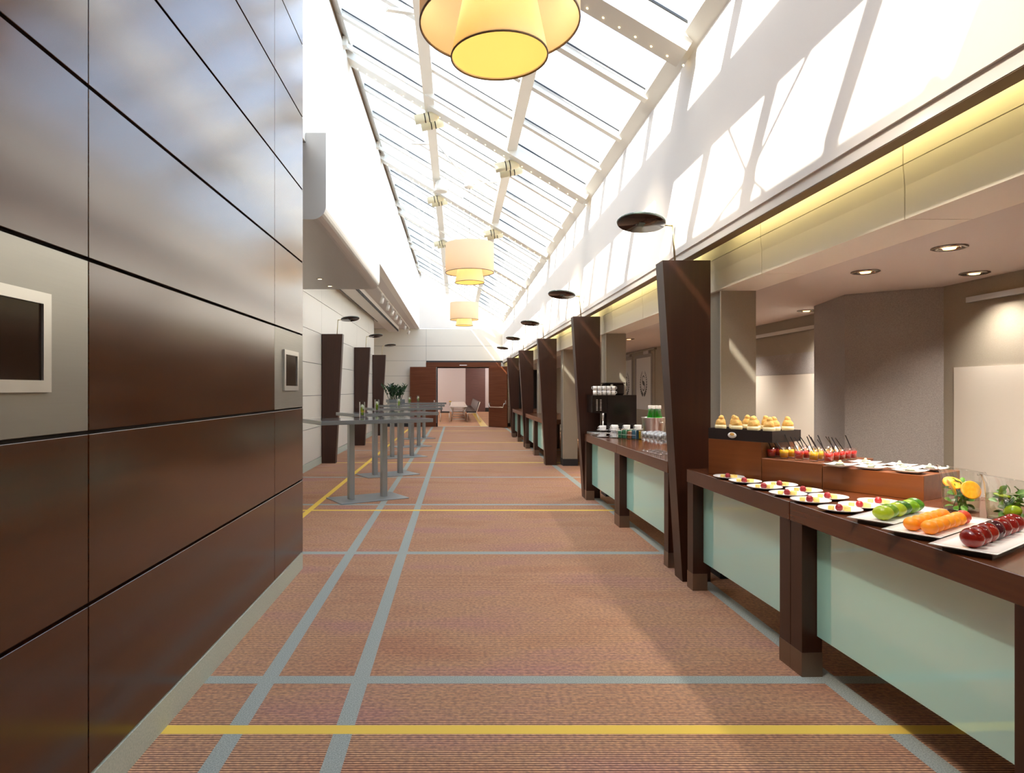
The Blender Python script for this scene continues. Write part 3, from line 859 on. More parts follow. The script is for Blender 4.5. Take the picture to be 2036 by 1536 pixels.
# ------------------------------------------------------------------ pendants
def pendant(y, zb, lab):
    x = .225
    zt = roof(x) - .28
    t = thing('pendant_lamp', lab, 'lamp', (x, y, zb), group='double shade pendant lamps')
    h, r = .50, .42
    d = MB().lathe([(r, 0), (r, h), (r - .004, h), (r - .004, 0)], 64).build('drum_shade', 'shade', t)
    MB().lathe([(r + .002, -.002), (r + .002, .008), (r - .006, .008), (r - .006, -.002), (r + .002, -.002)], 64).build('rim', 'rim', d)
    MB().lathe([(0, h - .02), (r - .004, h - .02)], 48).build('top_diffuser', 'shade_in', d)
    cz = -.17
    c = MB().lathe([(.255, cz), (.13, h - .05), (.127, h - .05), (.251, cz)], 48).build('cone_shade', 'shade_in', t)
    MB().lathe([(.257, cz - .002), (.257, cz + .005), (.25, cz + .005), (.25, cz - .002), (.257, cz - .002)], 48).build('rim', 'rim', c)
    MB().lathe([(0, cz + .012), (.25, cz + .012)], 48).build('diffuser', 'diffuser', t)
    MB().tube([(0, 0, h - .05), (0, 0, zt - zb)], .005, 6).build('cable', 'wire', t)
    hb = MB().lathe([(0, .10), (.05, .09), (.09, .03), (.09, -.03), (0, -.04)], 20).build('ceiling_hub', 'alu_white', t, (0, 0, zt - zb))
    for (dx, dy) in ((-.55, -.6), (-.55, .6), (.5, -.6), (.5, .6)):
        MB().tube([(0, 0, .03), (dx, dy, roof(x + dx) - .1 - zt)], .014, 6).build('stay_rod', 'alu_white', hb)
    for zz, e in ((.25, .45), (.02, .5)):
        la = bpy.data.lights.new('pendant_bulb', 'POINT'); la.energy = e; la.color = (1, .84, .58); la.shadow_soft_size = .05
        lo = bpy.data.objects.new('pendant_bulb', la); COL.objects.link(lo); lo.parent = t
        lo.location = (.2 if zz > .1 else 0, 0, zz)
    la = bpy.data.lights.new('pendant_bulb', 'POINT'); la.energy = .45; la.color = (1, .84, .58); la.shadow_soft_size = .05
    lo = bpy.data.objects.new('pendant_bulb', la); COL.objects.link(lo); lo.parent = t; lo.location = (-.2, 0, .25)
pendant(3.42, 3.46, 'largest pendant lamp with double cream shade, cut off by the top edge')
pendant(11.25, 3.56, 'middle pendant lamp with cream drum and cone shades')
pendant(19.2, 3.6, 'farthest and smallest-looking cream pendant lamp')

# ------------------------------------------------------------------ tapered columns with lamps
def column(x_out, x_top, x_bot, y, h, lab, lab2, s):
    """s = +1: flat side on the right."""
    t = thing('tapered_column', lab, 'column', ((x_out + x_bot) / 2, y, 0), group='tapered dark wood columns')
    ox = (x_out + x_bot) / 2
    a, b, c = x_out - ox, x_top - ox, x_bot - ox
    if s > 0:
        lo_ = [(c, 0, 0), (a, 0, 0), (a, .18, 0), (c, .18, 0)]; hi_ = [(b, 0, h), (a, 0, h), (a, .18, h), (b, .18, h)]
    else:
        lo_ = [(a, 0, 0), (c, 0, 0), (c, .18, 0), (a, .18, 0)]; hi_ = [(a, 0, h), (b, 0, h), (b, .18, h), (a, .18, h)]
    MB().hexa(lo_, hi_).build('shaft', 'wood_z', t)
    px = x_top + s * .13
    l = thing('column_lamp', lab2, 'lamp', (px, y + .09, h), group='disc lamps on the tapered columns')
    MB().tube([(0, 0, 0), (-s * .02, 0, .30)], .008, 8).build('post', 'brass', l)
    MB().tube([(-s * .02, 0, .30), (-s * .09, 0, .305)], .008, 8).build('arm', 'brass', l)
    dc = MB().lathe([(0, -.012), (.19, -.012), (.192, -.006)], 40).build('lamp_disc', 'disc_dark', l, (-s * .275, 0, .325), (-.13, s * .11, 0))
    MB().lathe([(.192, -.006), (.196, .0), (.192, .010), (0, .012)], 40).build('glass_edge', 'disc_edge', dc)
    MB().box((-.025, -.03, -.02), (.025, .03, -.011)).build('lamp_plate', 'disc_edge', dc)
cn = ['nearest', 'second', 'third', 'fourth', 'fifth']
for k, y in enumerate((5.2, 9.2, 13.2, 17.2, 21.2)):
    column(2.035, 1.65, 1.81, y, 2.575, '%s tapered dark wood column on the right side' % cn[k], '%s dark disc lamp above the right columns' % cn[k], 1)
for k, y in enumerate((13.55, 17.85, 21.75)):
    column(XLW + .012, -2.385, -2.535, y, 2.70, '%s tapered dark wood column along the left cream wall' % cn[k], '%s dark disc lamp above the left columns' % cn[k], -1)

# ------------------------------------------------------------------ standing tables
U = math.radians(31)
tb = None
vz = [(-1.40, 9.62), (-1.50, 12.2), (-1.365, 15.3), (-1.31, 17.95), (-1.235, 20.75)]
v0 = None
for k, (x, y) in enumerate([(-1.26, 9.18), (-1.25, 11.75), (-1.25, 14.85), (-1.25, 17.55), (-1.25, 20.4)]):
    lab = '%s grey standing table with twin steel posts on the left' % ['nearest', 'second', 'third', 'fourth', 'farthest'][k]
    if tb is None:
        tb = thing('standing_table', lab, 'table', (x, y, 0), U, 'standing tables in a row')
        MB().bevbox((-.825, -.425, 1.075), (.825, .425, 1.13), .002, 1).build('table_top', 'grey_top', tb)
        for sx in (-.25, .25):
            MB().bevbox((sx - .04, -.04, .012), (sx + .04, .04, 1.075), .003, 1).build('post', 'table_steel', tb)
        MB().bevbox((-.505, -.3, 0), (.505, .3, .014), .003, 1).build('base_plate', 'table_steel', tb)
    else: dup(tb, (x, y, 0), U, lab)
    lab = 'clear square vase with pale flower on the %s standing table' % ['nearest', 'second', 'third', 'fourth', 'farthest'][k]
    loc = (vz[k][0], vz[k][1], 1.13)
    if v0 is None:
        v0 = thing('flower_vase', lab, 'vase', loc, .3, 'vases on the standing tables')
        m = MB().box((-.038, -.038, 0), (.038, .038, .015)).box((-.038, -.038, .015), (-.034, .038, .225)).box((.034, -.038, .015), (.038, .038, .225)).box((-.034, -.038, .015), (.034, -.034, .225)).box((-.034, .034, .015), (.034, .038, .225))
        m.build('vase', 'clear', v0)
        st = MB()
        for q in range(5):
            a = q * 1.3
            st.tube([(.012 * math.cos(a), .012 * math.sin(a), .03), (.02 * math.cos(a), .02 * math.sin(a), .12)], [.007, .004], 6)
        st.build('stems', 'lime', v0)
        MB().ball((0, 0, .15), .026, 10, 8, scale=(1, 1, 1.5)).build('flower', 'tulip', v0)
        lf = MB()
        for q in range(3):
            a = q * 2.1
            pts = []
            for i in range(6):
                w = .014 * math.sin(PI * (i + .4) / 6.2); zz = .03 + i * .024; rr = .012 + .003 * i
                pts += [(rr * math.cos(a) - w * math.sin(a), rr * math.sin(a) + w * math.cos(a), zz), (rr * math.cos(a) + w * math.sin(a), rr * math.sin(a) - w * math.cos(a), zz)]
            lf.add(pts, [(2 * i, 2 * i + 1, 2 * i + 3, 2 * i + 2) for i in range(5)], True)
        lf.build('leaves', 'lime_pale', v0)
    else: dup(v0, loc, .3 + k * .2, lab)

# plant in a trough on the farthest table
pl = thing('potted_plant', 'dark green leafy plant in grey trough on the farthest table', 'plant', (-1.93, 20.45, 1.13), U)
MB().bevbox((-.27, -.13, 0), (.27, .13, .10), .005, 1).build('trough', 'grey_top', pl)
random.seed(3)
for s_ in range(28):
    bx_, by_ = random.uniform(-.2, .2), random.uniform(-.08, .08)
    az = random.uniform(0, 2 * PI); lean = random.uniform(.05, .34); hh = random.uniform(.28, .50)
    tip = Vector((bx_ + lean * math.cos(az), by_ + lean * math.sin(az), .08 + hh))
    base = Vector((bx_, by_, .08))
    mid = base.lerp(tip, .5) + Vector((0, 0, .06))
    stem = MB().tube([base, mid, tip], [.010, .008, .004], 5).build('stem', 'plant_leaf', pl)
    for q in range(9):
        f = .25 + q * .085
        p = base.lerp(mid, f * 2) if f < .5 else mid.lerp(tip, f * 2 - 1)
        sd = (-1) ** q
        d = (Vector((-math.sin(az) * sd, math.cos(az) * sd, .55)) + (tip - base).normalized() * .4).normalized()
        w = d.cross(Vector((0, 0, 1))).normalized() * .03
        n = w.cross(d).normalized() * .006
        l = .14
        MB().add([p, p + d * l * .4 + w + n, p + d * l, p + d * l * .4 - w + n, p + d * l * .4 - n], [(0, 1, 4), (1, 2, 4), (2, 3, 4), (3, 0, 4)]).build('leaf', 'plant_leaf', stem)

# ------------------------------------------------------------------ buffet counters
def counter(y_far, mods, x_far, slope, depth, lab, h=.92):
    """modules run from y_far towards the viewer; the front leans by 'slope' per metre."""
    ang = math.atan(slope)
    t = thing('buffet_counter', lab, 'counter', (x_far, y_far, 0), ang, 'dark wood buffet counters')
    # local: x into the niche, y away from the viewer (modules at negative y)
    y = 0.0
    for L_ in mods:
        a, b = y - L_ + .003, y - .003
        MB().bevbox((0, a, h - .102), (depth, b, h), .002, 1).build('worktop', 'wood_x', t)
        for yy in (a, b - .11):
            lg = MB().box((.006, yy, .13), (.115, yy + .11, h - .102)).build('leg', 'wood_z', t)
            MB().box((.004, yy - .002, 0), (.117, yy + .112, .13)).build('steel_foot', 'foot_metal', lg)
            lg2 = MB().box((depth - .115, yy, .0), (depth - .006, yy + .11, h - .102)).build('leg', 'wood_z', t)
        MB().box((.085, a + .115, .22), (.097, b - .115, h - .108)).build('glass_panel', 'panel_glass', t)
        for yy in (a + .13, b - .13):
            MB().tube([(.097, yy, .26), (.112, yy, .26)], .012, 8).build('glass_clip', 'chrome', t)
        y -= L_
    return t
counter(5.08, [1.49, 1.51, 1.5, 1.5], 1.80, .028, 1.2, 'nearest long dark wood counter carrying the fruit and pastries')
counter(9.15, [1.8, 1.75], 1.80, .006, .90, 'dark wood counter with coffee machine and wine glasses')
counter(17.05, [1.8, 1.8], 1.80, .004, .9, 'empty dark wood counter beyond the third column')
counter(21.05, [1.8, 1.8], 1.80, .0, .9, 'farthest empty dark wood counter')

TOP = .92
# stepped wooden risers behind the plates
RU = Vector((.53, -.848, 0)); RN = Vector((.848, .53, 0)); RO = Vector((1.858, 4.789, 0))
RZ = math.atan2(RU.y, RU.x)
def rpt(u, n, z): 
    p = RO + RU * u + RN * n
    return (p.x, p.y, z)
def riser(u0, u1, depth, h, lab):
    t = MB().bevbox((0, 0, 0), (u1 - u0, depth, h), .002, 1).build('riser_box', 'riser_wood', None, rpt(u0, 0, TOP), (0, 0, RZ))
    tag(t, lab, 'riser', 'wooden riser boxes on the buffet')
    return t
riser(.0, .42, .40, .26, 'tall wooden riser box under the pastry tray')
riser(.424, .832, .64, .152, 'middle wooden riser box under the juice glasses')
riser(.836, 1.394, .46, .140, 'low wooden riser box under the square canape plates')

# pastry tray and pastries
pt = thing('pastry_tray', 'black tray holding rows of cream pastries', 'tray', rpt(0, 0.0, TOP + .26), RZ)
w_, d_, h_ = .50, .34, .078
MB().box((0, .0, 0), (w_, .008, h_)).build('front_wall', 'black_card', pt)
MB().box((0, d_ - .008, 0), (w_, d_, h_)).build('rear_wall', 'black_card', pt)
MB().box((0, .008, 0), (.008, d_ - .008, h_)).build('end_wall', 'black_card', pt)
MB().box((w_ - .008, .008, 0), (w_, d_ - .008, h_)).build('end_wall', 'black_card', pt)
MB().box((.008, .008, .0), (w_ - .008, d_ - .008, .052)).build('insert', 'black_card', pt)
for yy in (.115, .225):
    MB().box((.008, yy - .003, .052), (w_ - .008, yy + .003, h_ - .004)).build('divider', 'black_card', pt)
cd = MB().lathe([(0, 0), (.034, 0), (.034, .002), (0, .002)], 24).build('oval_card', 'porcelain', pt, (.2, -.004, .035), (PI / 2, 0, 0))
cd.scale = (1, .62, 1)
MB().lathe([(0, .0035), (.018, .003), (.019, .002)], 16).build('pastry_print', 'bun', cd, (0, .012, 0))
random.seed(11)
p0_ = None
def bunfn(d): return 1 + .06 * math.sin(5 * d.x + 3 * d.y) + .05 * math.sin(7 * d.z + 4 * d.x) + (.25 * max(0, d.z) ** 3)
rows = [(.06, [.06, .19, .32, .44]), (.17, [.10, .26, .41]), (.28, [.13, .28, .44])]
pn = 0
for rn, us in rows:
    for q, u in enumerate(us):
        lab = '%s cream pastry in the %s row of the black tray' % (ORD[q], {.06: 'front', .17: 'middle', .28: 'rear'}[rn])
        loc = rpt(u, rn, TOP + .26 + .052)
        if p0_ is None:
            p0_ = thing('cream_pastry', lab, 'pastry', loc, 0, 'cream pastries in the black tray')
            MB().lathe([(0, 0), (.030, 0), (.040, .03), (.038, .05), (0, .055)], 16).build('paper_case', 'bun_cream', p0_)
            MB().ball((0, 0, .058), .036, 14, 10, bunfn, (1, 1, .95)).build('bun', 'bun', p0_)
            MB().ball((.004, 0, .094), .021, 10, 8, bunfn).build('bun_top', 'bun', p0_)
        else: dup(p0_, loc, random.uniform(0, 6), lab)

# juice glasses with straws
def juice_glass(colour):
    t = thing('juice_glass', '', 'glass', (0, 0, 0), 0, 'small juice glasses on the riser')
    MB().lathe([(0, 0), (.026, 0), (.031, .078), (.0295, .078), (.0246, .012), (0, .012)], 20).build('tumbler', 'clear', t)
    MB().lathe([(0, .0125), (.0242, .0125), (.0284, .060), (0, .060)], 20).build('juice', colour, t)
    return t
glasses = [(2.101, 4.46, 'red'), (2.167, 4.50, 'red'), (2.150, 4.385, 'yellow'), (2.222, 4.432, 'yellow'), (2.207, 4.30, 'red'), (2.275, 4.35, 'red'),
           (2.262, 4.225, 'yellow'), (2.335, 4.285, 'yellow'), (2.32, 4.155, 'red'), (2.395, 4.215, 'red'), (2.455, 4.255, 'red'), (2.52, 4.30, 'red'), (2.585, 4.345, 'red'),
           (2.29, 4.465, 'yellow'), (2.345, 4.41, 'yellow'), (2.40, 4.345, 'orange'), (2.46, 4.39, 'yellow'), (2.53, 4.43, 'yellow'), (2.36, 4.53, 'orange'), (2.425, 4.475, 'yellow')]
gproto = {}
st0 = None
cnt = {}
ZG = TOP + .152
for i, (x, y, c) in enumerate(glasses):
    x += .06; y -= .005
    cnt[c] = cnt.get(c, 0) + 1
    lab = '%s %s juice glass counting from the pastry tray' % (ORD[cnt[c] - 1], c)
    if c not in gproto:
        g = juice_glass(c + '_juice'); g.location = (x, y, ZG); g['label'] = lab; gproto[c] = g
    else: dup(gproto[c], (x, y, ZG), 0, lab)
    if i in (13, 16): continue
    lab = 'black straw leaning in the %s %s juice glass' % (ORD[cnt[c] - 1], c)
    lean = Vector((-.075 - .02 * ((i * 7) % 3 - 1), .02, .15)).normalized()
    if st0 is None:
        me = MB().tube([(0, 0, 0), (0, 0, .155)], .0032, 8, caps=False).mesh('straw', MT['straw'])
    s_ = obj('straw', me, None, (x + .017, y - .004, ZG + .017), lean.to_track_quat('Z', 'Y').to_euler())
    tag(s_, lab, 'straw', 'black straws in the juice glasses')
    st0 = s_

# square plates with cheese canapes
sq0 = cz0 = None
def dish(d): return d
sqs = [(2.335, 4.00), (2.575, 4.13), (2.52, 4.0), (2.445, 3.87), (2.69, 3.975), (2.605, 3.815), (2.565, 3.70), (2.765, 3.82)]
sqn = ['beside the nearest red juice glasses', 'at the rear beside the last red juice glass', 'third of the middle row', 'second at the front edge', 'rear of the middle pair',
       'centre of the group nearest the jug', 'front right at the riser edge', 'rearmost on the right by the jug']
for i, (x, y) in enumerate(sqs):
    x += .042; y += .027
    lab = 'small white square plate, ' + sqn[i]
    loc = (x, y, TOP + .141 if i != 0 else TOP + .141)
    if sq0 is None:
        sq0 = thing('square_plate', lab, 'plate', loc, .55, 'small square canape plates')
        g = MB(); n = 8; vs = []; fs = []
        for a in range(n + 1):
            for b in range(n + 1):
                u, v = a / n * 2 - 1, b / n * 2 - 1
                vs.append((u * .072, v * .072, .004 + .014 * (max(abs(u), abs(v)) ** 3) + .004 * (u * u * v * v)))
        m1 = len(vs)
        vs += [(p[0] * .97, p[1] * .97, max(0, p[2] - .004)) for p in vs]
        for a in range(n):
            for b in range(n):
                q = a * (n + 1) + b
                fs += [(q, q + n + 1, q + n + 2, q + 1), (m1 + q, m1 + q + 1, m1 + q + n + 2, m1 + q + n + 1)]
        for k in range(n):
            for (p, q) in ((k, k + 1), (n * (n + 1) + k + 1, n * (n + 1) + k), ((k + 1) * (n + 1), k * (n + 1)), (k * (n + 1) + n, (k + 1) * (n + 1) + n)):
                fs.append((p, q, m1 + q, m1 + p))
        g.add(vs, fs, True).build('dish', 'porcelain', sq0)
    else: dup(sq0, loc, .55 + .06 * math.sin(i * 2.3), lab)
    lab = 'cheese canape on the square plate ' + sqn[i]
    lab = ' '.join(lab.split()[:16])
    loc = (x, y, loc[2] + .005)
    if cz0 is None:
        cz0 = thing('canape', lab, 'canape', loc, .3, 'cheese canapes on square plates')
        MB().bevbox((-.024, -.017, 0), (.024, .017, .011), .002, 1).build('bread', 'rye', cz0)
        MB().bevbox((-.019, -.013, .011), (.019, .013, .024), .003, 1).build('cheese', 'cheese', cz0)
        MB().ball((.003, 0, .027), .009, 8, 6).build('garnish', 'cheese', cz0)
    else: dup(cz0, loc, .3 + i * .2, lab)

# round dessert plates
rp = rs = pi_ = None
plates = [(1.895, 4.52), (1.912, 4.30), (1.92, 4.045), (2.07, 4.15), (1.935, 3.79), (2.095, 3.915), (1.942, 3.56), (2.105, 3.675), (1.95, 3.30), (2.115, 3.40), (2.285, 3.51)]
rasp = None
def bumpy(d): return 1 + .14 * math.sin(9 * d.z + .5) * math.sin(7 * math.atan2(d.y, d.x))
pnm = ['farthest', 'second', 'third', 'fourth', 'fifth', 'sixth', 'seventh', 'eighth', 'ninth', 'tenth', 'nearest the limes, against the riser, eleventh']
for i, (x, y) in enumerate(plates):
    nm = ORD[i] + ' from the dark column'
    lab = 'white round dessert plate, ' + nm
    if rp is None:
        rp = MB().lathe([(0, .003), (.055, .003), (.072, .010), (.101, .018), (.102, .016), (.072, .006), (.055, 0), (0, 0)], 40).build('dessert_plate', 'porcelain', None, (x, y, TOP + .001))
        tag(rp, lab, 'plate', 'round dessert plates in two rows')
        me_r = MB().ball((0, 0, .016), .017, 16, 12, bumpy, (1, 1, 1.1)).mesh('raspberry', MT['raspberry'])
        me_p = MB().bevbox((-.026, -.015, 0), (.026, .015, .022), .003, 2).mesh('pineapple_piece', MT['pineapple'])
        me_q = MB().bevbox((-.015, -.013, 0), (.015, .013, .019), .003, 2).mesh('pineapple_piece', MT['pineapple'])
    else:
        c = rp.copy(); COL.objects.link(c); c.location = (x, y, TOP + .001); c['label'] = lab
    o = obj('raspberry', me_r, None, (x - .012, y - .012, TOP + .006), (0, 0, i * .7))
    tag(o, 'raspberry on the %s dessert plate' % nm, 'raspberry', 'raspberries on the dessert plates')
    o = obj('pineapple_piece', me_p, None, (x + .030, y - .002, TOP + .005), (0, 0, .5 + i * .1))
    tag(o, 'larger pineapple piece on the %s dessert plate' % nm, 'pineapple', 'pineapple pieces on the dessert plates')
    o = obj('pineapple_piece', me_q, None, (x - .030, y + .026, TOP + .006), (0, 0, .9))
    tag(o, 'smaller pineapple piece on the %s dessert plate' % nm, 'pineapple', 'pineapple pieces on the dessert plates')

# rectangular trays with fruit
def fruit_tray(cx, cy, rz, L_, W_, lab):
    t = thing('serving_tray', lab, 'tray', (cx, cy, TOP), rz, 'white rectangular fruit trays')
    g = MB(); n = 12; vs = []; fs = []
    for a in range(n + 1):
        for b in range(n + 1):
            u, v = a / n * 2 - 1, b / n * 2 - 1
            e = max(abs(u) ** 10, abs(v) ** 6)
            vs.append((u * L_ / 2, v * W_ / 2, .016 + .010 * e))
    m1 = len(vs)
    vs += [(p[0] * .93 if abs(p[0]) > L_ * .45 else p[0], p[1] * .86 if abs(p[1]) > W_ * .45 else p[1], p[2] - .008) for p in vs]
    for a in range(n):
        for b in range(n):
            q = a * (n + 1) + b
            fs += [(q, q + n + 1, q + n + 2, q + 1), (m1 + q, m1 + q + 1, m1 + q + n + 2, m1 + q + n + 1)]
    for k in range(n):
        for (p, q) in ((k, k + 1), (n * (n + 1) + k + 1, n * (n + 1) + k), ((k + 1) * (n + 1), k * (n + 1)), (k * (n + 1) + n, (k + 1) * (n + 1) + n)):
            fs.append((p, q, m1 + q, m1 + p))
    g.add(vs, fs, True).build('tray_top', 'porcelain', t)
    MB().box((-L_ * .42, -W_ * .36, 0), (L_ * .42, W_ * .36, .011)).build('tray_foot', 'grey_top', t)
    return t
TA = math.radians(35)
def along(c, u, v):
    return (c[0] + u * math.cos(TA) - v * math.sin(TA), c[1] + u * math.sin(TA) + v * math.cos(TA))
cA = along((1.931, 2.866), .31, .098)
cB = along((1.934, 2.598), .32, .105)
cC = along((1.941, 2.332), .33, .105)
fruit_tray(cA[0], cA[1], TA, .62, .20, 'white rectangular tray with a row of limes')
fruit_tray(cB[0], cB[1], TA, .64, .215, 'white rectangular tray with two rows of apricots')
fruit_tray(cC[0], cC[1], TA, .66, .215, 'white rectangular tray with red nectarines at the right edge')
ZT = TOP + .0165
def fruit(me, name, x, y, r, lab, cat, grp, rot):
    o = obj(name, me, None, (x, y, ZT + r), rot)
    tag(o, lab, cat, grp); return o
def limefn(d): return 1 + .13 * abs(d.z) ** 6
lm = {k: MB().ball((0, 0, 0), .0345, 20, 14, limefn, (1, 1, 1.12)).mesh('lime', MT[k]) for k in ('lime', 'lime_dark', 'lime_pale')}
for i, k in enumerate(('lime_pale', 'lime', 'lime_pale', 'lime_dark', 'lime', 'lime_dark')):
    p = along(cA, -.20 + i * .072, -.012 + .006 * (i % 2))
    fruit(lm[k], 'lime', p[0], p[1], .034, '%s lime from the front of the white tray' % ORD[i], 'lime', 'limes on the white tray', (PI / 2, .2 * i, TA + .5 + .3 * math.sin(i)))
def apfn(d): return 1 - .06 * max(0, 1 - abs(d.y) * 9) * (d.x > 0) - .10 * max(0, d.z - .86) * 6
am = {k: MB().ball((0, 0, 0), .031, 22, 14, apfn, (1.05, .98, .95)).mesh('apricot', MT[k]) for k in ('apricot', 'apricot_red')}
for i in range(7):
    p = along(cB, -.225 + i * .063, -.038)
    fruit(am['apricot_red' if i == 6 else 'apricot'], 'apricot', p[0], p[1], .029, '%s apricot in the front row of the white tray' % ORD[i], 'apricot', 'apricots on the white tray', (.3 * i, .5, i * 1.1))
for i in range(6):
    p = along(cB, -.205 + i * .066, .034)
    fruit(am['apricot'], 'apricot', p[0], p[1], .029, '%s apricot in the rear row of the white tray' % ORD[i], 'apricot', 'apricots on the white tray', (.2 + .4 * i, .4, i * 1.7))
nm_ = {k: MB().ball((0, 0, 0), .0395, 22, 16, apfn, (1, 1, .95)).mesh('nectarine', MT[k]) for k in ('nectarine', 'nectarine_dark')}
for i, k in enumerate(('nectarine', 'nectarine', 'nectarine', 'nectarine_dark', 'nectarine', 'nectarine', 'nectarine')):
    p = along(cC, -.22 + i * .08, 0)
    fruit(nm_[k], 'nectarine', p[0], p[1], .037, '%s dark red nectarine from the front of its tray' % ORD[i], 'nectarine', 'nectarines on the white tray', (.5 * i + .4, .3 + .2 * i, i * 1.3))

# glass jugs
def leaf_mesh():
    g = MB(); vs = []; n = 6
    for i in range(n + 1):
        t = i / n; w = .013 * math.sin(PI * min(1, t * .96 + .03)) ** .8
        vs += [(-w, t * .042, .006 * math.sin(PI * t)), (0, t * .042, .003 * math.sin(PI * t) - .002), (w, t * .042, .006 * math.sin(PI * t))]
    fs = []
    for i in range(n):
        for k in (0, 1):
            q = i * 3 + k
            fs.append((q, q + 1, q + 4, q + 3))
    return g.add(vs, fs, True).mesh('mint_leaf', MT['leaf'])
LEAF = leaf_mesh()
def slice_(name, r, lab, cat, loc, rot, peel, flesh):
    t = thing(name, lab, cat, loc)
    t.rotation_euler = rot
    MB().lathe([(r * .93, .004), (r, .003), (r, -.003), (r * .93, -.004)], 28).build('peel', peel, t)
    MB().lathe([(0, .0038), (r * .93, .0038), (r * .93, -.0038), (0, -.0038)], 28, smooth=False).build('flesh', flesh, t)
    return t
def jug(x, y, s, ht, lab, seed, fill):
    rb_, rt_ = .076 * s, .088 * s
    t = thing('glass_jug', lab, 'jug', (x, y, TOP), 0, 'glass water jugs')
    seg = 40; vs = []; fs = []; lv = [0, .02, .06, .11, .16, .20, 1.0]
    prof = [(rb_, 0), (rb_, .02), (rb_ + (rt_ - rb_) * .35, ht * .35), (rb_ + (rt_ - rb_) * .7, ht * .7), (rt_, ht * .9), (rt_ + .002, ht)]
    n = len(prof)
    for i in range(seg):
        a = 2 * PI * i / seg
        for k, (r, z) in enumerate(prof):
            f = max(0, math.cos(a - PI)) ** 10
            rr = r + (.028 * f if k == n - 1 else .008 * f if k == n - 2 else 0)
            zz = z + ((.018 * math.cos(a - PI)) if k == n - 1 else 0)
            vs.append((rr * math.cos(a), rr * math.sin(a), zz))
    for i in range(seg):
        j = (i + 1) % seg
        for k in range(n - 1):
            fs.append((i * n + k, j * n + k, j * n + k + 1, i * n + k + 1))
    MB().add(vs, fs, True).build('jug_body', 'clear', t)
    MB().lathe([(0, 0), (rb_, 0), (rb_, .016), (0, .012)], 32).build('jug_base', 'clear', t)
    rim = []
    for i in range(seg):
        a = 2 * PI * i / seg; f = max(0, math.cos(a - PI)) ** 10
        rim.append(((rt_ + .002 + .028 * f) * math.cos(a), (rt_ + .002 + .028 * f) * math.sin(a), ht + .018 * math.cos(a - PI)))
    MB().tube(rim, .0022, 6, closed=True).build('rim', 'clear', t)
    MB().tube([(rt_, 0, ht * .86), (rt_ + .035, 0, ht * .90), (rt_ + .055, 0, ht * .76), (rt_ + .05, 0, ht * .45), (rt_ + .02, 0, ht * .27), (rb_ + .004, 0, ht * .27)], .006, 10).build('handle', 'clear', t)
    MB().lathe([(0, .017), (rb_ - .003, .017), (rb_ + (rt_ - rb_) * fill - .003, ht * fill), (0, ht * fill)], 32).build('water', 'water', t)
    random.seed(seed)
    sp_ = thing('mint_sprig', 'green mint sprigs inside the ' + ('left orange jug' if seed == 1 else 'right lime jug'), 'mint', (x, y, TOP + .02))
    for q in range(46):
        a = random.uniform(0, 2 * PI); r = rb_ * .55 * math.sqrt(random.random()); z = random.uniform(.0, ht * fill * (.80 if seed == 1 else 1.02))
        o = obj('mint_leaf', LEAF, sp_, (r * math.cos(a), r * math.sin(a), z), (random.uniform(-1, 1.2), random.uniform(-1, 1), random.uniform(0, 6.28)))
    for q in range(5):
        a = q * 1.25
        MB().tube([(.03 * math.cos(a), .03 * math.sin(a), 0), (.015 * math.cos(a + 1), .015 * math.sin(a + 1), ht * fill * .5), (.035 * math.cos(a + 2), .035 * math.sin(a + 2), ht * fill * .8)], .0022, 5).build('stem', 'leaf', sp_)
    return t
jug(2.575, 3.315, 1.0, .215, 'glass jug of water with orange slices and mint', 1, .70)
jug(2.60, 3.055, 1.06, .20, 'glass jug of water with limes and mint at the right edge', 2, .62)
slice_('orange_slice', .046, 'front orange slice standing in the left glass jug', 'orange slice', (2.585, 3.262, TOP + .115), (1.25, .2, -.2), 'orange_peel', 'orange_flesh')
slice_('orange_slice', .044, 'rear orange slice lying in the left glass jug', 'orange slice', (2.55, 3.335, TOP + .14), (.5, -.4, .4), 'orange_peel', 'orange_flesh')
slice_('orange_slice', .042, 'side orange slice against the riser side of the left jug', 'orange slice', (2.525, 3.31, TOP + .122), (1.2, .0, 1.2), 'orange_peel', 'orange_flesh')
slice_('lime_slice', .034, 'lime slice floating in the right glass jug', 'lime slice', (2.565, 3.05, TOP + .122), (.15, .1, 0), 'lime', 'lime_pale')
o = obj('lime', lm['lime_pale'], None, (2.575, 3.005, TOP + .055), (1.2, .3, .4)); o.scale = (.85, .85, .85)
tag(o, 'pale lime half sunk in the right glass jug', 'lime')
o = obj('lime', lm['lime'], None, (2.63, 3.06, TOP + .05), (.4, .3, 1.4)); o.scale = (.8, .8, .8)
tag(o, 'darker lime behind the mint in the right jug', 'lime')

# ------------------------------------------------------------------ coffee counter
cm = thing('coffee_machine', 'black coffee machine on the second counter', 'coffee machine', (2.03, 8.76, TOP))
MB().bevbox((0, 0, 0), (.40, .36, .545), .006, 2).build('body', 'black_plastic', cm)
MB().bevbox((-.20, .0, .30), (.0, .36, .545), .008, 2).build('brew_head', 'black_plastic', cm)
MB().bevbox((-.20, .02, 0), (.0, .36, .035), .004, 1).build('drip_tray', 'steel', cm)
for sx in (-.135, -.085):
    for k in range(8):
        MB().box((sx - .012, -.004, .335 + k * .02), (sx + .012, 0, .345 + k * .02)).build('button', 'frame_metal', cm)
MB().tube([(-.05, .02, .31), (-.05, .02, .20)], [.018, .014], 12).build('nozzle', 'steel', cm)
MB().tube([(-.05, .02, .20), (-.05, .02, .06)], .011, 10).build('milk_pipe', 'frame_metal', cm)
hp = MB().bevbox((.0, .09, .545), (.26, .34, .70), .02, 2).build('bean_hopper', 'black_plastic', cm)
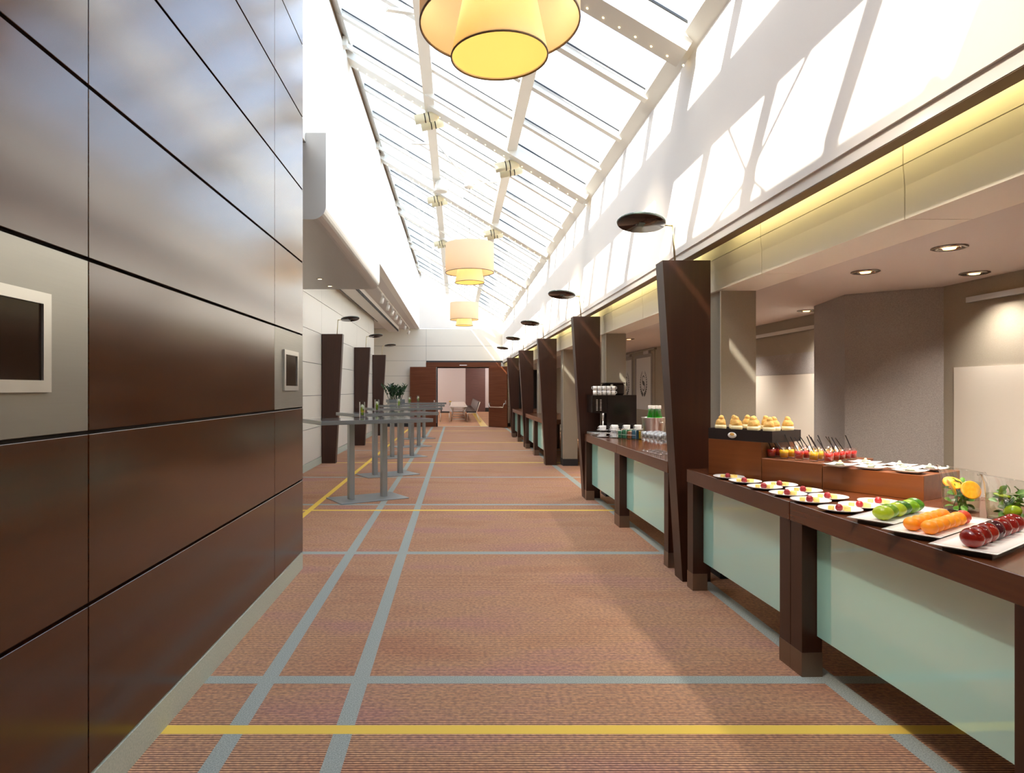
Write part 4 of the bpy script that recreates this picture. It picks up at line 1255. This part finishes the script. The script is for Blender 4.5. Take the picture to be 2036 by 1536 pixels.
MB().bevbox((-.01, .08, .70), (.27, .35, .715), .004, 1).build('hopper_lid', 'black_card', hp)
MB().box((.07, .084, .66), (.10, .09, .69)).build('latch', 'frame_metal', hp)
# mugs on top, two high
def cup_mesh(r, h): return [(0, 0), (r * .7, 0), (r * .95, h * .35), (r, h), (r * .93, h), (r * .86, h * .35), (r * .6, .006), (0, .006)]
def add_handle(par, r, h, m='porcelain'):
    MB().tube([(-r * .9, 0, h * .82), (-r * 1.5, 0, h * .8), (-r * 1.6, 0, h * .45), (-r * .85, 0, h * .22)], .004, 6).build('handle', m, par)
mug0 = None
for i in range(5):
    for lv in range(2):
        x, y = 2.03 - .155 + i * .062, 8.76 + .03
        z = TOP + .545 + lv * .062
        lab = '%s white mug of the %s layer on the coffee machine' % (ORD[i], ('lower', 'upper')[lv])
        if mug0 is None:
            mug0 = thing('mug', lab, 'mug', (x, y, z), 2.6, 'white mugs on the coffee machine')
            MB().lathe([(0, 0), (.028, 0), (.029, .06), (.026, .06), (.025, .004), (0, .004)], 18).build('mug_body', 'porcelain', mug0)
            add_handle(mug0, .029, .06)
        else: dup(mug0, (x, y, z), 0 if i == 0 else 2.6, lab)
# cups stacked on saucers
sa0 = cu0 = None
LAY = ('lower', 'upper')
def saucer_cup(x, y, lv, where):
    global sa0, cu0
    z = TOP + .001 + lv * .084
    lab = 'white saucer of the %s layer, %s' % (LAY[lv], where)
    if sa0 is None:
        sa0 = MB().lathe([(0, .003), (.03, .003), (.074, .013), (.075, .010), (.03, 0), (0, 0)], 28).build('saucer', 'porcelain', None, (x, y, z))
        tag(sa0, lab, 'saucer', 'stacked saucers on the coffee counter')
    else:
        c = sa0.copy(); COL.objects.link(c); c.location = (x, y, z); c['label'] = lab
    lab = 'white coffee cup of the %s layer, %s' % (LAY[lv], where)
    if cu0 is None:
        cu0 = thing('coffee_cup', lab, 'cup', (x, y, z + .004), .4, 'stacked cups on the coffee counter')
        MB().lathe(cup_mesh(.046, .062), 24).build('cup_body', 'porcelain', cu0)
        add_handle(cu0, .046, .062)
    else: dup(cu0, (x, y, z + .004), .4, lab)
for i, (x, y, w) in enumerate([(1.90, 8.44, 'at the counter edge'), (2.04, 8.36, 'second from the counter edge'), (2.10, 8.63, 'left of the four rear stacks'), (2.255, 8.60, 'second of the four rear stacks'),
                                (2.41, 8.62, 'third of the four rear stacks'), (2.56, 8.56, 'right of the four rear stacks')]):
    for lv in (0, 1): saucer_cup(x, y, lv, w)
o = MB().bevbox((-.10, -.07, 0), (.10, .07, .008), .003, 1).build('serving_plate', 'porcelain', None, (1.93, 8.66, TOP + .036), (0, 0, .2))
tag(o, 'thin white plate beside the coffee machine drip tray', 'plate')
# tea box
tx = thing('tea_box', 'wire tea rack filled with coloured sachets', 'tea box', (2.03, 8.22, TOP), -.9)
MB().box((0, 0, 0), (.292, .15, .008)).build('base', 'rye', tx)
cs = ['tea_green', 'tea_green', 'tea_brown', 'tea_blue']
tops = ['tea_lime', 'tea_yellow', 'tea_brown', 'tea_lime', 'tea_green', 'tea_yellow']
for i in range(4):
    for j in range(2):
        MB().bevbox((.008 + i * .071, .006 + j * .069, .008), (.070 + i * .071, .070 + j * .069, .100 + .016 * ((i + j) % 2)), .006, 1).build('tea_sachet', cs[i] if j == 0 else tops[(i + 2 * j) % 6], tx)
for i in range(5):
    MB().tube([(.004 + i * .071, -.004, 0), (.004 + i * .071, -.004, .115), (.004 + i * .071, .03, .125)], .0022, 5).build('wire', 'frame_metal', tx)
MB().tube([(0, -.005, .055), (.292, -.005, .055)], .002, 5).build('wire', 'frame_metal', tx)
# ice bucket with bottles
ib = thing('ice_bucket', 'polished steel ice bucket full of green bottles', 'bucket', (2.42, 7.97, TOP))
MB().lathe([(0, .0), (.09, .0), (.105, .02), (.142, .27), (.150, .275), (.148, .28), (.138, .272), (.10, .02), (0, .012)], 40).build('bucket_body', 'steel', ib)
for a in (-1.2, 1.94):
    MB().tube([(.138 * math.cos(a - .18), .138 * math.sin(a - .18), .22), (.17 * math.cos(a), .17 * math.sin(a), .22), (.138 * math.cos(a + .18), .138 * math.sin(a + .18), .22)], .008, 8).build('ring_handle', 'steel', ib)
bt0 = None
bpos = [(-.085, -.05), (-.02, -.095), (.045, -.075), (.095, -.02), (-.06, .03), (.0, -.01), (.06, .05), (-.01, .085)]
for i, (dx, dy) in enumerate(bpos):
    lab = 'green glass bottle in the ice bucket, %s' % ['leftmost', 'front centre left', 'front centre right', 'rightmost', 'second from the left at the back', 'in the middle', 'rear right', 'rearmost'][i]
    loc = (2.42 + dx * .75, 7.97 + dy * .75, TOP + .10)
    if bt0 is None:
        bt0 = thing('green_bottle', lab, 'bottle', loc, 0, 'green bottles in the ice bucket')
        MB().lathe([(0, 0), (.028, 0), (.03, .01), (.03, .17), (.027, .20), (.014, .25), (.0125, .295), (0, .295)], 16).build('bottle_body', 'green_glass', bt0)
        MB().lathe([(.0155, .285), (.0155, .32), (.013, .325), (0, .325)], 12).build('bottle_cap', 'mesh_gold', bt0)
    else: dup(bt0, loc, 0, lab)
# wine glasses
wg0 = None
wpos = [(1.895, 6.56), (1.905, 6.46), (1.975, 6.61), (1.985, 6.51), (1.915, 6.36), (1.995, 6.41), (1.925, 6.26), (2.005, 6.31), (1.935, 6.16), (2.055, 6.66), (2.065, 6.56), (2.075, 6.46), (2.085, 6.36), (2.015, 6.21), (2.095, 6.26)]
for i, (x, y) in enumerate(wpos):
    lab = 'empty stemmed wine glass, %s in the cluster by the near column' % ORD[i]
    if wg0 is None:
        wg0 = thing('wine_glass', lab, 'glass', (x, y, TOP), 0, 'wine glasses on the coffee counter')
        MB().lathe([(0, .002), (.032, .001), (.033, .003), (.006, .009), (.0035, .03), (.0035, .085), (.012, .098)], 20).build('stem', 'crystal', wg0)
        MB().lathe([(.003, .095), (.020, .105), (.033, .13), (.035, .15), (.029, .198), (.0282, .198), (.034, .15), (.032, .13), (.019, .107), (0, .099)], 20).build('bowl', 'crystal', wg0)
    else: dup(wg0, (x, y, TOP), 0, lab)
